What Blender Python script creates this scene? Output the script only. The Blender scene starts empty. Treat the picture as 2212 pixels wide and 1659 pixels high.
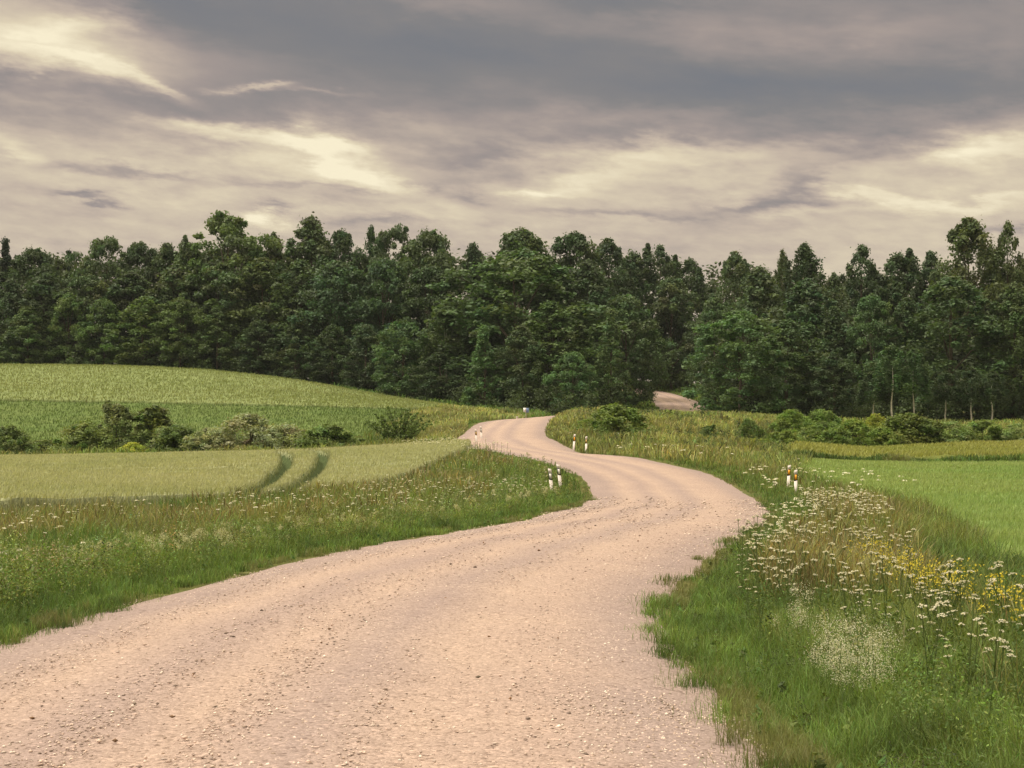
import bpy, math
import numpy as np
from mathutils import Vector

R = np.random.RandomState
scene = bpy.context.scene
col = scene.collection
FPX, UC, HV, EYE = 3584.0, 1106.0, 973.0, 1.6     # survey constants: focal, centre, horizon, eye height


def W(u, v, d):
    return ((u - UC) / FPX * d, d, EYE + (HV - v) / FPX * d)


def X(u, d):
    return (u - UC) / FPX * d


def zv(v, d):
    return EYE + (HV - v) / FPX * d


# ------------------------------------------------------------------ terrain
CTRL = []
for y in (-60, -25, 0, 8):
    for x, z in ((-70, -.3), (-30, -.25), (-12, -.2), (-5.5, -.06), (-1.6, 0), (1.8, -.04), (4.6, -.4), (9, -.5), (30, -.5), (70, -.4)):
        CTRL.append((x, y, z))
CENTRE = [(-1.75, -45, 0), (-1.7, -20, 0), (-1.65, 0, 0), (-1.6, 8, 0), (-1.5, 14, 0), (-.95, 20, 0), (.35, 27, 0), (2.15, 35, -.02),
          (3.9, 44, -.1), (5.3, 53, -.2), (5.95, 62, -.12), (5.95, 71, .28), (5.1, 80, .8), (3.3, 88.5, 1.2), (1.2, 97, 1.6),
          (-.4, 108, 2.15), (-.75, 120, 2.85), (-.1, 135, 3.68), (1.2, 150, 4.42), (4, 160, 4.62), (9.5, 169, 4.6),
          (15.5, 179, 4.7), (19.7, 192, 5.2), (22, 208, 6.0), (23.2, 226, 7.3), (23, 244, 9.2), (20, 260, 10.9), (12, 271, 11.8), (-2, 278, 12.2)]
CTRL += [c for c in CENTRE]
for x, y, z in ((4.2, 14, -.3), (6, 17, -.5), (6.5, 25, -.52), (9.2, 40, -.5), (11.5, 53, -.4), (11.2, 65, -.12), (25, 25, -.5), (25, 45, -.3), (60, 45, -.2), (60, 20, -.4),
                (12.5, 78, .3), (-6.5, 15, -.12), (-8, 22, -.2), (-7, 30, -.2), (-4, 38, -.2), (-9, 40, -.18), (-20, 40, -.15), (-45, 40, -.1), (0, 50, -.1), (-30, 20, -.2), (1.5, 62, -.03)):
    CTRL.append((x, y, z))


def cv(d, *uv):
    for u, v in uv:
        CTRL.append(W(u, v, d))


def cz(d, *uz):
    for u, z in uz:
        CTRL.append((X(u, d), d, z))


cz(70, (-600, .15), (-100, .18), (500, .3), (900, .45), (1150, .5))
cz(92, (-600, .5), (0, .58), (500, .82), (900, 1.15), (1060, 1.42))
cz(108, (-600, .5), (0, .6), (500, .9), (850, 1.3), (980, 1.7))
cz(121, (-600, .75), (0, .85), (500, 1.1), (850, 1.7))
cv(140, (-700, 962), (0, 960), (500, 955), (800, 940), (930, 925))
cv(170, (-700, 872), (0, 872), (500, 880), (800, 888), (960, 897))
cz(200, (-700, 9.9), (0, 9.9), (400, 9.6), (700, 8.2))
cv(230, (-700, 797), (0, 799), (300, 804))
cv(226, (500, 814))
cv(222, (700, 839))
cv(214, (850, 866))
cv(203, (970, 883))
cv(190, (1060, 893))
cz(246, (-700, 11.4), (0, 11.4), (300, 11), (500, 10.2), (700, 8.6), (850, 7.6))
cz(222, (950, 6.6), (1050, 6.2), (1200, 6.4), (1330, 6.8))
cz(178, (1130, 4.5), (1010, 5.2))
cz(196, (1150, 5), (1280, 5.2))
cz(280, (-700, 11.5), (0, 11.5), (500, 11), (900, 10), (1150, 10.5), (1440, 12.6), (1700, 10), (2212, 9), (2800, 9))
# mound and right side
cv(119, (1195, 941))
cv(97, (1300, 984))
cv(93, (1420, 985), (1560, 988))
cv(110, (1300, 950), (1450, 955), (1600, 962))
cv(132, (1250, 915), (1400, 920), (1550, 925))
cv(150, (1270, 894), (1400, 906), (1500, 908))
cv(164, (1400, 903), (1490, 903), (1600, 905), (1700, 912))
cz(182, (1560, 5.0), (1700, 4.5), (1900, 4.5), (2212, 4.5), (2800, 4.5))
cz(100, (1700, .8), (1850, .66), (2212, .66), (2800, .8))
cz(118, (1720, .98), (1950, 1.22), (2212, 1.5), (2800, 1.8))
cz(85, (1620, .6), (1800, .45), (2212, .4), (2800, .4))
cz(145, (1650, 3.0), (1900, 2.8), (2212, 2.8), (2800, 2.9))
cz(215, (1560, 6.6), (1750, 6), (2212, 5.8), (2800, 5.8))
cz(240, (1580, 8.6), (1300, 9.0), (1900, 7.5))
for x, y in ((-600, 600), (0, 600), (600, 600), (-1500, 1500), (0, 1500), (1500, 1500)):
    CTRL.append((x, y, 10))
for x, y, z in ((-600, 0, 0), (600, 0, 0), (-1500, 0, 2), (1500, 0, 2), (-600, -300, 0), (600, -300, 0), (0, -300, 0), (-400, 250, 11), (400, 250, 8), (-200, 130, 3), (200, 130, 3)):
    CTRL.append((x, y, z))
CP = np.array(CTRL, float)


def tps_fit(P, lam=2e-3):
    n = len(P)
    S = 100.0
    xy = P[:, :2] / S
    r2 = ((xy[:, None] - xy[None]) ** 2).sum(-1)
    K = .5 * r2 * np.log(r2 + 1e-12) + np.eye(n) * lam * .01
    Q = np.c_[np.ones(n), xy]
    A = np.zeros((n + 3, n + 3))
    A[:n, :n] = K
    A[:n, n:] = Q
    A[n:, :n] = Q.T
    w = np.linalg.solve(A, np.r_[P[:, 2], 0, 0, 0])
    return xy, w, S


TX, TW, TS = tps_fit(CP)


def tps(x, y):
    x = np.asarray(x, float)
    sh = x.shape
    q = np.c_[x.ravel(), np.asarray(y, float).ravel()] / TS
    out = np.empty(len(q))
    for i in range(0, len(q), 20000):
        c = q[i:i + 20000]
        r2 = ((c[:, None] - TX[None]) ** 2).sum(-1)
        out[i:i + 20000] = (.5 * r2 * np.log(r2 + 1e-12)) @ TW[:-3] + TW[-3] + c @ TW[-2:]
    return out.reshape(sh)


# centreline spline
def catmull(P, step=.5):
    P = np.array(P, float)
    out = []
    for i in range(1, len(P) - 2):
        p0, p1, p2, p3 = P[i - 1:i + 3]
        n = max(2, int(np.linalg.norm(p2[:2] - p1[:2]) / step))
        for t in np.arange(n) / n:
            out.append(.5 * (2 * p1 + (p2 - p0) * t + (2 * p0 - 5 * p1 + 4 * p2 - p3) * t ** 2 + (3 * p1 - p0 - 3 * p2 + p3) * t ** 3))
    return np.array(out)


ROAD = catmull(CENTRE)[:, :2]
RT = np.gradient(ROAD, axis=0)
RT /= np.linalg.norm(RT, axis=1)[:, None]
RN = np.c_[RT[:, 1], -RT[:, 0]]                     # to the right
_d = ROAD[:, 1]
HWL = np.interp(_d, [0, 12, 20, 35, 60, 100, 150, 300], [2.7, 2.7, 2.75, 2.75, 2.95, 3.1, 3.25, 3.3])
HWR = np.interp(_d, [0, 12, 20, 35, 60, 72, 80, 88, 97, 110, 150, 300], [2.95, 2.85, 2.72, 2.75, 2.9, 3.3, 4.1, 3.8, 3.0, 3.1, 3.3, 3.3])

# lookup grids (0.5 m)
GX0, GX1, GY0, GY1, GS = -140., 140., -50., 330., .5
gx = np.arange(GX0, GX1 + GS, GS)
gy = np.arange(GY0, GY1 + GS, GS)
_cx = np.arange(GX0, GX1 + 2, 2.)
_cy = np.arange(GY0, GY1 + 2, 2.)


def bil(grid, x0, y0, s, x, y):
    fx = np.clip((np.asarray(x) - x0) / s, 0, grid.shape[1] - 1.001)
    fy = np.clip((np.asarray(y) - y0) / s, 0, grid.shape[0] - 1.001)
    ix = fx.astype(int)
    iy = fy.astype(int)
    a = fx - ix
    b = fy - iy
    return ((grid[iy, ix] * (1 - a) + grid[iy, ix + 1] * a) * (1 - b) + (grid[iy + 1, ix] * (1 - a) + grid[iy + 1, ix + 1] * a) * b)


ZG = tps(*np.meshgrid(gx, gy))
# signed distance outside the road edge (negative inside) and side
_gX, _gY = np.meshgrid(_cx, _cy)
EDG = np.empty(_gX.size)
SID = np.empty(_gX.size)
_q = np.c_[_gX.ravel(), _gY.ravel()]


def road_query(q):
    e = np.empty(len(q))
    s = np.empty(len(q))
    for i in range(0, len(q), 8000):
        c = q[i:i + 8000]
        D = ((c[:, None] - ROAD[None]) ** 2).sum(-1)
        k = D.argmin(1)
        lat = ((c - ROAD[k]) * RN[k]).sum(1)
        hw = np.where(lat > 0, HWR[k], HWL[k])
        e[i:i + 8000] = np.sqrt(D[np.arange(len(c)), k]) - hw
        s[i:i + 8000] = lat
    return e, s


_e, _s = road_query(_q)
EDG = _e.reshape(_gX.shape)
LAT = _s.reshape(_gX.shape)


def ground(x, y):
    return bil(ZG, GX0, GY0, GS, x, y)


def edge(x, y):
    return bil(EDG, GX0, GY0, 2., x, y)


def lat(x, y):
    return bil(LAT, GX0, GY0, 2., x, y)


def vnoise(x, y, s, seed):
    """smooth value noise, 0..1"""
    g = R(seed).rand(64, 64)
    fx = np.asarray(x) / s
    fy = np.asarray(y) / s
    ix = np.floor(fx).astype(int)
    iy = np.floor(fy).astype(int)
    a = fx - ix
    b = fy - iy
    a = a * a * (3 - 2 * a)
    b = b * b * (3 - 2 * b)
    G = lambda i, j: g[j % 64, i % 64]
    return (G(ix, iy) * (1 - a) + G(ix + 1, iy) * a) * (1 - b) + (G(ix, iy + 1) * (1 - a) + G(ix + 1, iy + 1) * a) * b


def fbm(x, y, s, seed):
    return (vnoise(x, y, s, seed) * .5 + vnoise(x, y, s / 2.1, seed + 1) * .3 + vnoise(x, y, s / 4.3, seed + 2) * .2)


def inpoly(x, y, poly):
    x = np.asarray(x)
    y = np.asarray(y)
    r = np.zeros(x.shape, bool)
    n = len(poly)
    for i in range(n):
        x0, y0 = poly[i]
        x1, y1 = poly[(i + 1) % n]
        if y0 == y1:
            continue
        c = ((y0 > y) != (y1 > y)) & (x < (x1 - x0) * (y - y0) / (y1 - y0) + x0)
        r ^= c
    return r


# ------------------------------------------------------------------ mesh helpers
def make_mesh(name, V, quads=None, tris=None, rgb=None, uv=None, smooth=False):
    V = np.ascontiguousarray(V, np.float32)
    loops, starts = [], []
    nl = 0
    if quads is not None and len(quads):
        quads = np.asarray(quads, np.int32)
        loops.append(quads.ravel())
        starts.append(np.arange(len(quads)) * 4)
        nl += quads.size
    if tris is not None and len(tris):
        tris = np.asarray(tris, np.int32)
        loops.append(tris.ravel())
        starts.append(nl + np.arange(len(tris)) * 3)
    loops = np.concatenate(loops).astype(np.int32)
    starts = np.concatenate(starts).astype(np.int32)
    me = bpy.data.meshes.new(name)
    me.vertices.add(len(V))
    me.vertices.foreach_set('co', V.ravel())
    me.loops.add(len(loops))
    me.loops.foreach_set('vertex_index', loops)
    me.polygons.add(len(starts))
    me.polygons.foreach_set('loop_start', starts)
    if smooth:
        me.polygons.foreach_set('use_smooth', np.ones(len(starts), bool))
    me.update(calc_edges=True)
    if rgb is not None:
        a = me.color_attributes.new('tint', 'FLOAT_COLOR', 'POINT')
        c = np.ones((len(V), 4), np.float32)
        c[:, :3] = rgb
        a.data.foreach_set('color', c.ravel())
    if uv is not None:
        l = me.uv_layers.new(name='UVMap')
        l.data.foreach_set('uv', np.asarray(uv, np.float32)[loops].ravel())
    me.validate()
    return me


def link(name, me, mat=None, parent=None):
    o = bpy.data.objects.new(name, me)
    col.objects.link(o)
    if mat is not None and len(me.materials) == 0:
        me.materials.append(mat)
    if parent is not None:
        o.parent = parent
    return o


def tag(o, label=None, cat=None, group=None, kind=None):
    if label:
        o['label'] = label
    if cat:
        o['category'] = cat
    if group:
        o['group'] = group
    if kind:
        o['kind'] = kind
    return o


def stuff(name, me, mat, label, cat):
    return tag(link(name, me, mat), label, cat, None, 'stuff')


class MB:
    """collects pieces into one mesh"""

    def __init__(s):
        s.V, s.Q, s.T, s.C, s.n = [], [], [], [], 0

    def add(s, V, Q=None, T=None, C=None):
        V = np.asarray(V, float).reshape(-1, 3)
        s.V.append(V)
        if Q is not None and len(Q):
            s.Q.append(np.asarray(Q, int) + s.n)
        if T is not None and len(T):
            s.T.append(np.asarray(T, int) + s.n)
        s.C.append(np.ones((len(V), 3)) * (C if C is not None else 1))
        s.n += len(V)

    def mesh(s, name, smooth=False):
        return make_mesh(name, np.concatenate(s.V), np.concatenate(s.Q) if s.Q else None, np.concatenate(s.T) if s.T else None,
                         np.concatenate(s.C), smooth=smooth)


def tube(P, r, n=6):
    P = np.asarray(P, float)
    r = np.ones(len(P)) * r
    T = np.gradient(P, axis=0)
    T /= np.linalg.norm(T, axis=1)[:, None] + 1e-9
    ref = np.where(np.abs(T[:, 2:3]) > .9, [[1., 0, 0]], [[0, 0, 1.]])
    A = np.cross(T, ref)
    A /= np.linalg.norm(A, axis=1)[:, None]
    B = np.cross(T, A)
    a = np.arange(n) / n * 2 * np.pi
    V = P[:, None] + r[:, None, None] * (np.cos(a)[None, :, None] * A[:, None] + np.sin(a)[None, :, None] * B[:, None])
    Q = []
    for i in range(len(P) - 1):
        for j in range(n):
            k = (j + 1) % n
            Q.append((i * n + j, i * n + k, (i + 1) * n + k, (i + 1) * n + j))
    return V.reshape(-1, 3), Q


# ------------------------------------------------------------------ materials
def new_mat(name):
    m = bpy.data.materials.new(name)
    m.use_nodes = True
    nt = m.node_tree
    return m, nt, nt.nodes['Principled BSDF'], nt.nodes['Material Output']


def N(nt, t, **kw):
    n = nt.nodes.new(t)
    for k, v in kw.items():
        setattr(n, k, v)
    return n


def noise(nt, scale, detail=4, rough=.55, vec=None, dist=0):
    n = N(nt, 'ShaderNodeTexNoise')
    n.inputs['Scale'].default_value = scale
    n.inputs['Detail'].default_value = detail
    n.inputs['Roughness'].default_value = rough
    n.inputs['Distortion'].default_value = dist
    if vec is not None:
        nt.links.new(vec, n.inputs['Vector'])
    return n


def ramp(nt, fac, stops):
    r = N(nt, 'ShaderNodeValToRGB')
    e = r.color_ramp.elements
    while len(e) < len(stops):
        e.new(.5)
    for el, (p, c) in zip(e, stops):
        el.position = p
        el.color = (*c, 1)
    nt.links.new(fac, r.inputs['Fac'])
    return r


def mixc(nt, fac, a, b, mode='MIX'):
    m = N(nt, 'ShaderNodeMix', data_type='RGBA', blend_type=mode)
    for s, v in ((m.inputs[0], fac), (m.inputs[6], a), (m.inputs[7], b)):
        if isinstance(v, (int, float)):
            s.default_value = v
        elif isinstance(v, tuple):
            s.default_value = (*v, 1)
        else:
            nt.links.new(v, s)
    return m.outputs[2]


def leaf_mat(name, rough=.55, spec=.25, trans=.25, objcol=False):
    m, nt, b, out = new_mat(name)
    at = N(nt, 'ShaderNodeAttribute', attribute_name='tint')
    c = at.outputs['Color']
    if objcol:
        oi = N(nt, 'ShaderNodeObjectInfo')
        c = mixc(nt, 1.0, c, oi.outputs['Color'], 'MULTIPLY')
    nt.links.new(c, b.inputs['Base Color'])
    b.inputs['Roughness'].default_value = rough
    b.inputs['Specular IOR Level'].default_value = spec
    tr = N(nt, 'ShaderNodeBsdfTranslucent')
    tc = mixc(nt, 1.0, c, (1.3, 1.25, .6), 'MULTIPLY')
    nt.links.new(tc, tr.inputs['Color'])
    mx = N(nt, 'ShaderNodeMixShader')
    mx.inputs[0].default_value = trans
    nt.links.new(b.outputs[0], mx.inputs[1])
    nt.links.new(tr.outputs[0], mx.inputs[2])
    nt.links.new(mx.outputs[0], out.inputs['Surface'])
    return m


M_LEAF = leaf_mat('foliage', .55, .3, .30, True)
M_GRASS = leaf_mat('grass_blades', .6, .2, .3)
M_PETAL = leaf_mat('petals', .7, .1, .3)


def plain(name, c, rough=.6, spec=.3, nscale=None, namp=.15, bump=0, metallic=0):
    m, nt, b, out = new_mat(name)
    b.inputs['Roughness'].default_value = rough
    b.inputs['Specular IOR Level'].default_value = spec
    b.inputs['Metallic'].default_value = metallic
    if nscale:
        tc = N(nt, 'ShaderNodeTexCoord')
        n = noise(nt, nscale, 5, .6, tc.outputs['Object'])
        r = ramp(nt, n.outputs['Fac'], [(.3, tuple(np.array(c) * (1 - namp))), (.7, tuple(np.minimum(1, np.array(c) * (1 + namp))))])
        nt.links.new(r.outputs[0], b.inputs['Base Color'])
        if bump:
            bp = N(nt, 'ShaderNodeBump')
            bp.inputs['Strength'].default_value = bump
            bp.inputs['Distance'].default_value = .02
            nt.links.new(n.outputs['Fac'], bp.inputs['Height'])
            nt.links.new(bp.outputs[0], b.inputs['Normal'])
    else:
        b.inputs['Base Color'].default_value = (*c, 1)
    return m


M_BARK = plain('bark', (.09, .075, .055), .9, .1, 3, .4, .6)
M_BIRCH = plain('birch_bark', (.72, .68, .58), .8, .1, 2.5, .3, .3)
M_WHITE = plain('white_plastic', (.8, .74, .70), .45, .4, 14, .07)
M_BLACK = plain('black_band', (.012, .014, .013), .5, .3)
M_REFW = plain('white_reflector', (.78, .76, .70), .3, .6)
M_REFO = plain('orange_reflector', (.95, .43, .03), .4, .3)
M_REFY = plain('amber_reflector', (.62, .42, .14), .4, .3)
M_BLUE = plain('blue_plate', (.16, .24, .42), .4, .4)
M_WPLATE = plain('white_plate', (.78, .78, .76), .4, .4)
M_RED = plain('dull_red_paint', (.28, .12, .13), .5, .3)
M_POLE = plain('weathered_pole', (.30, .29, .20), .7, .2, 6, .2)
M_STONE = plain('pale_stone', (.55, .50, .43), .85, .2, 5, .25, .5)


def ground_mat():
    m, nt, b, out = new_mat('grassy_soil')
    tc = N(nt, 'ShaderNodeTexCoord')
    o = tc.outputs['Object']
    n1 = noise(nt, .12, 5, .6, o)
    n2 = noise(nt, 2.2, 6, .7, o)
    n3 = noise(nt, 14, 4, .7, o)
    a = ramp(nt, n1.outputs['Fac'], [(.3, (.10, .125, .04)), (.5, (.13, .14, .05)), (.7, (.165, .15, .065))]).outputs[0]
    c = ramp(nt, n2.outputs['Fac'], [(.3, (.5, .55, .5)), (.7, (1.35, 1.3, 1.2))]).outputs[0]
    d = ramp(nt, n3.outputs['Fac'], [(.3, (.6, .6, .6)), (.7, (1.35, 1.35, 1.3))]).outputs[0]
    x = mixc(nt, 1., a, c, 'MULTIPLY')
    x = mixc(nt, 1., x, d, 'MULTIPLY')
    nt.links.new(x, b.inputs['Base Color'])
    b.inputs['Roughness'].default_value = .9
    b.inputs['Specular IOR Level'].default_value = .1
    bp = N(nt, 'ShaderNodeBump')
    bp.inputs['Strength'].default_value = .8
    bp.inputs['Distance'].default_value = .15
    nt.links.new(n2.outputs['Fac'], bp.inputs['Height'])
    nt.links.new(bp.outputs[0], b.inputs['Normal'])
    return m


def road_mat():
    m, nt, b, out = new_mat('pink_gravel')
    uvn = N(nt, 'ShaderNodeUVMap', uv_map='UVMap')
    sep = N(nt, 'ShaderNodeSeparateXYZ')
    nt.links.new(uvn.outputs[0], sep.inputs[0])
    tc = N(nt, 'ShaderNodeTexCoord')
    o = tc.outputs['Object']
    # across with wobble
    nw = noise(nt, .18, 3, .5, o)
    ad = N(nt, 'ShaderNodeMath', operation='MULTIPLY_ADD')
    nt.links.new(nw.outputs['Fac'], ad.inputs[0])
    ad.inputs[1].default_value = .16
    nt.links.new(sep.outputs['X'], ad.inputs[2])
    shift = N(nt, 'ShaderNodeMath', operation='ADD')
    nt.links.new(ad.outputs[0], shift.inputs[0])
    shift.inputs[1].default_value = -.08
    mp = N(nt, 'ShaderNodeMapRange')
    mp.inputs['From Min'].default_value = -1
    mp.inputs['From Max'].default_value = 1
    nt.links.new(shift.outputs[0], mp.inputs['Value'])
    t = mp.outputs[0]
    # compacted wheel tracks are warmer, loose ridges greyer and pinker
    loose = (.325, .26, .243)
    pack = (.43, .335, .285)
    tr = ramp(nt, t, [(0, loose), (.13, loose), (.24, pack), (.36, (.345, .272, .25)), (.46, pack), (.58, (.34, .27, .25)), (.68, pack), (.80, (.4, .31, .268)), (.9, loose), (1, loose)])
    n0 = noise(nt, .5, 4, .6, o)
    x = mixc(nt, 1., tr.outputs[0], ramp(nt, n0.outputs['Fac'], [(.3, (.93, .93, .94)), (.7, (1.05, 1.05, 1.03))]).outputs[0], 'MULTIPLY')
    v = N(nt, 'ShaderNodeTexVoronoi')
    v.inputs['Scale'].default_value = 34
    nt.links.new(o, v.inputs['Vector'])
    sp = ramp(nt, v.outputs['Color'], [(0, (.42, .38, .36)), (.14, (.72, .70, .69)), (.32, (.96, .95, .95)), (.75, (1.05, 1.05, 1.06)), (1, (1.6, 1.56, 1.54))])
    x = mixc(nt, .9, x, mixc(nt, 1., x, sp.outputs[0], 'MULTIPLY'))
    v2 = noise(nt, 60, 4, .75, o)
    x = mixc(nt, 1., x, ramp(nt, v2.outputs['Fac'], [(.3, (.66, .64, .63)), (.7, (1.3, 1.3, 1.3))]).outputs[0], 'MULTIPLY')
    nt.links.new(x, b.inputs['Base Color'])
    b.inputs['Roughness'].default_value = .92
    b.inputs['Specular IOR Level'].default_value = .15
    b1 = N(nt, 'ShaderNodeBump')
    b1.inputs['Strength'].default_value = .55
    b1.inputs['Distance'].default_value = .02
    nt.links.new(v.outputs['Distance'], b1.inputs['Height'])
    b1.invert = True
    b2 = N(nt, 'ShaderNodeBump')
    b2.inputs['Strength'].default_value = .5
    b2.inputs['Distance'].default_value = .06
    n5 = noise(nt, 3, 6, .7, o)
    nt.links.new(n5.outputs['Fac'], b2.inputs['Height'])
    nt.links.new(b1.outputs[0], b2.inputs['Normal'])
    nt.links.new(b2.outputs[0], b.inputs['Normal'])
    return m


def crop_mat(name, c0, c1, scale=1.2, streak=None):
    m, nt, b, out = new_mat(name)
    tc = N(nt, 'ShaderNodeTexCoord')
    o = tc.outputs['Object']
    if streak:
        mpn = N(nt, 'ShaderNodeMapping')
        mpn.inputs['Rotation'].default_value = (0, 0, streak[0])
        mpn.inputs['Scale'].default_value = (streak[1], streak[2], 1)
        nt.links.new(o, mpn.inputs['Vector'])
        n1 = noise(nt, 1, 5, .6, mpn.outputs[0])
    else:
        n1 = noise(nt, .15, 5, .6, o)
    n2 = noise(nt, scale, 6, .75, o)
    x = ramp(nt, n1.outputs['Fac'], [(.35, c0), (.65, c1)]).outputs[0]
    x = mixc(nt, 1., x, ramp(nt, n2.outputs['Fac'], [(.3, (.72, .74, .68)), (.7, (1.22, 1.2, 1.2))]).outputs[0], 'MULTIPLY')
    nt.links.new(x, b.inputs['Base Color'])
    b.inputs['Roughness'].default_value = .9
    b.inputs['Specular IOR Level'].default_value = .1
    bp = N(nt, 'ShaderNodeBump')
    bp.inputs['Strength'].default_value = .9
    bp.inputs['Distance'].default_value = .2
    nt.links.new(n2.outputs['Fac'], bp.inputs['Height'])
    nt.links.new(bp.outputs[0], b.inputs['Normal'])
    return m


# ------------------------------------------------------------------ ground sheet
def axis(lo, a, b, hi, s):
    c = np.arange(a, b + s, s)
    n = 14
    L = a - (a - lo) * (np.arange(1, n + 1) / n) ** 2.2
    H = b + (hi - b) * (np.arange(1, n + 1) / n) ** 2.2
    return np.r_[L[::-1], c, H]


ax = axis(-2500, -120, 120, 2500, .75)
ay = axis(-400, -45, 320, 4000, .75)
AX, AY = np.meshgrid(ax, ay)
inner = (AX > GX0) & (AX < GX1) & (AY > GY0) & (AY < GY1)
AZ = np.where(inner, 0, 0.)
AZ[inner] = ground(AX[inner], AY[inner])
AZ[~inner] = tps(AX[~inner], AY[~inner])
AZ = np.clip(AZ, -6, 16)
e = np.full(AX.shape, 99.)
e[inner] = edge(AX[inner], AY[inner])
AZ -= .22 * np.clip((-e - .1) / .8, 0, 1)
AZ += np.where(e > .3, (fbm(AX, AY, 2.5, 3) - .5) * .08, 0)
nx, ny = len(ax), len(ay)
ii = (np.arange(ny - 1)[:, None] * nx + np.arange(nx - 1)[None]).ravel()
GQ = np.c_[ii, ii + 1, ii + nx + 1, ii + nx]
g = link('ground', make_mesh('ground', np.c_[AX.ravel(), AY.ravel(), AZ.ravel()], GQ, smooth=True), ground_mat())
tag(g, 'rolling grassy farmland ground under the fields and the wood', 'ground', None, 'structure')

# ------------------------------------------------------------------ road ribbon
na = 25
acr = np.linspace(-1, 1, na)
arc = np.r_[0, np.cumsum(np.linalg.norm(np.diff(ROAD, axis=0), axis=1))]
jl = (fbm(arc, arc * 0, 3.7, 11) - .5) * .4 + (vnoise(arc, arc * 0, .7, 12) - .5) * .14
jr = (fbm(arc, arc * 0 + 9, 3.7, 21) - .5) * .45 + (vnoise(arc, arc * 0, .7, 22) - .5) * .14
RV = np.empty((len(ROAD), na, 3))
RUV = np.empty((len(ROAD), na, 2))
for j, a in enumerate(acr):
    hw = np.where(a < 0, HWL + jl, HWR + jr) + .25
    p = ROAD + RN * (a * hw)[:, None]
    RV[:, j, :2] = p
    rut = -.022 * (math.exp(-((a + .52) / .12) ** 2) + math.exp(-((a + .08) / .12) ** 2) + math.exp(-((a - .38) / .12) ** 2))
    RV[:, j, 2] = ground(p[:, 0], p[:, 1]) + .075 * (1 - a * a) - .05 * max(0, (abs(a) - .9) / .1) + rut + .01
    RUV[:, j, 0] = a
    RUV[:, j, 1] = arc
ii = (np.arange(len(ROAD) - 1)[:, None] * na + np.arange(na - 1)[None]).ravel()
rq = np.c_[ii, ii + 1, ii + na + 1, ii + na]
rd = link('gravel_road', make_mesh('gravel_road', RV.reshape(-1, 3), rq, uv=RUV.reshape(-1, 2), smooth=True), road_mat())
tag(rd, 'pinkish gravel road winding over the hill and into the wood', 'road', None, 'structure')


def road_z(x, y):
    return ground(x, y) + .07


# ------------------------------------------------------------------ leafy crowns
def unit(v):
    return v / (np.linalg.norm(v, axis=-1, keepdims=True) + 1e-9)


def leaf_quads(P, nrm, size, rng, asp=.62):
    """diamond leaves at P facing nrm"""
    n = len(P)
    t = unit(np.cross(nrm, unit(rng.normal(size=(n, 3)))))
    b = np.cross(nrm, t)
    s = np.asarray(size).reshape(-1, 1)
    V = np.stack([P - t * s, P - b * s * asp, P + t * s, P + b * s * asp], 1).reshape(-1, 3)
    Q = np.arange(n * 4).reshape(n, 4)
    return V, Q


def clump_leaves(rng, C, rr, flat, per, ls, up=.5, droop=0., jitter=.6):
    """leaves on the outside of clumps (centres C, radii rr)"""
    k = len(C)
    idx = np.repeat(np.arange(k), per)
    n = len(idx)
    d = rng.normal(size=(n, 3))
    d[:, 2] += .45
    d = unit(d)
    rad = rr[idx] * (.35 + .65 * rng.rand(n) ** .7) * (1 + .16 * rng.normal(size=n))
    # ragged lobes
    rad *= 1 + .25 * np.sin(d[:, 0] * 5 + idx * 1.7) * np.sin(d[:, 1] * 5 + idx * 2.3)
    P = C[idx] + d * rad[:, None] * np.array([1, 1, flat])
    if droop:
        P[:, 2] -= droop * rng.rand(n) ** 2
    nr = unit(d * .6 + np.array([0, 0, up]) + rng.normal(size=(n, 3)) * jitter)
    sz = ls * (.55 + .75 * rng.rand(n))
    return P, nr, sz, idx


def crown_data(seed, H, RAD, zb, prof, ncl, per, rc, ls, flat=.65, up=.5, droop=0., lob=.2, inner=.5, base=(.05, .085, .03), var=.25, spires=0):
    rng = R(seed)
    t = rng.rand(ncl) ** .92
    z = zb + (H * (.93 if spires else 1.) - zb) * t
    ang = rng.rand(ncl) * 2 * np.pi
    env = RAD * np.array([prof(a) for a in t])
    ph = rng.rand(3) * 6
    env = env * (1 + lob * np.sin(3 * ang + ph[0] + t * 3) + lob * .7 * np.sin(5 * ang + ph[1] - t * 5))
    rad = env * (inner + (1 - inner) * np.sqrt(rng.rand(ncl)))
    rr = rc * RAD * (.45 + .95 * rng.rand(ncl) ** 1.4)
    rad = np.maximum(rad - rr * .4, 0)
    C = np.c_[np.cos(ang) * rad, np.sin(ang) * rad, zb + (z - zb) * (H - rr * flat - zb) / (H - zb)]
    if spires:
        cs = []
        rs = []
        for i in range(spires):
            a = rng.rand() * 6.28
            q = RAD * .62 * math.sqrt(rng.rand())
            top = H * (1.0 - .20 * rng.rand() * (i > 0) - .10 * (q / RAD))
            for k in range(13):
                f = k / 12
                cs.append((math.cos(a) * q + rng.normal() * .3 * (1.1 - f), math.sin(a) * q + rng.normal() * .3 * (1.1 - f), top - (1 - f) * H * .15))
                rs.append(RAD * (.05 + .17 * (1 - f) ** .8) * (.5 + .9 * rng.rand()))
        C = np.r_[C, np.array(cs)]
        rr = np.r_[rr, np.array(rs)]
    P, nr, sz, idx = clump_leaves(rng, C, rr, flat, per, ls, up, droop)
    V, Q = leaf_quads(P, nr, sz, rng)
    hue = rng.normal(size=(len(C), 3)) * np.array([.08, .05, .10])
    lum = 1 + var * rng.normal(size=len(C)) * .5
    c = np.array(base) * (1 + hue[idx]) * lum[idx][:, None] * (1 + var * rng.normal(size=(len(P), 1)) * .6)
    c = np.clip(c, .004, .8)
    return V, Q, np.repeat(c, 4, 0), C, rr


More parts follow.
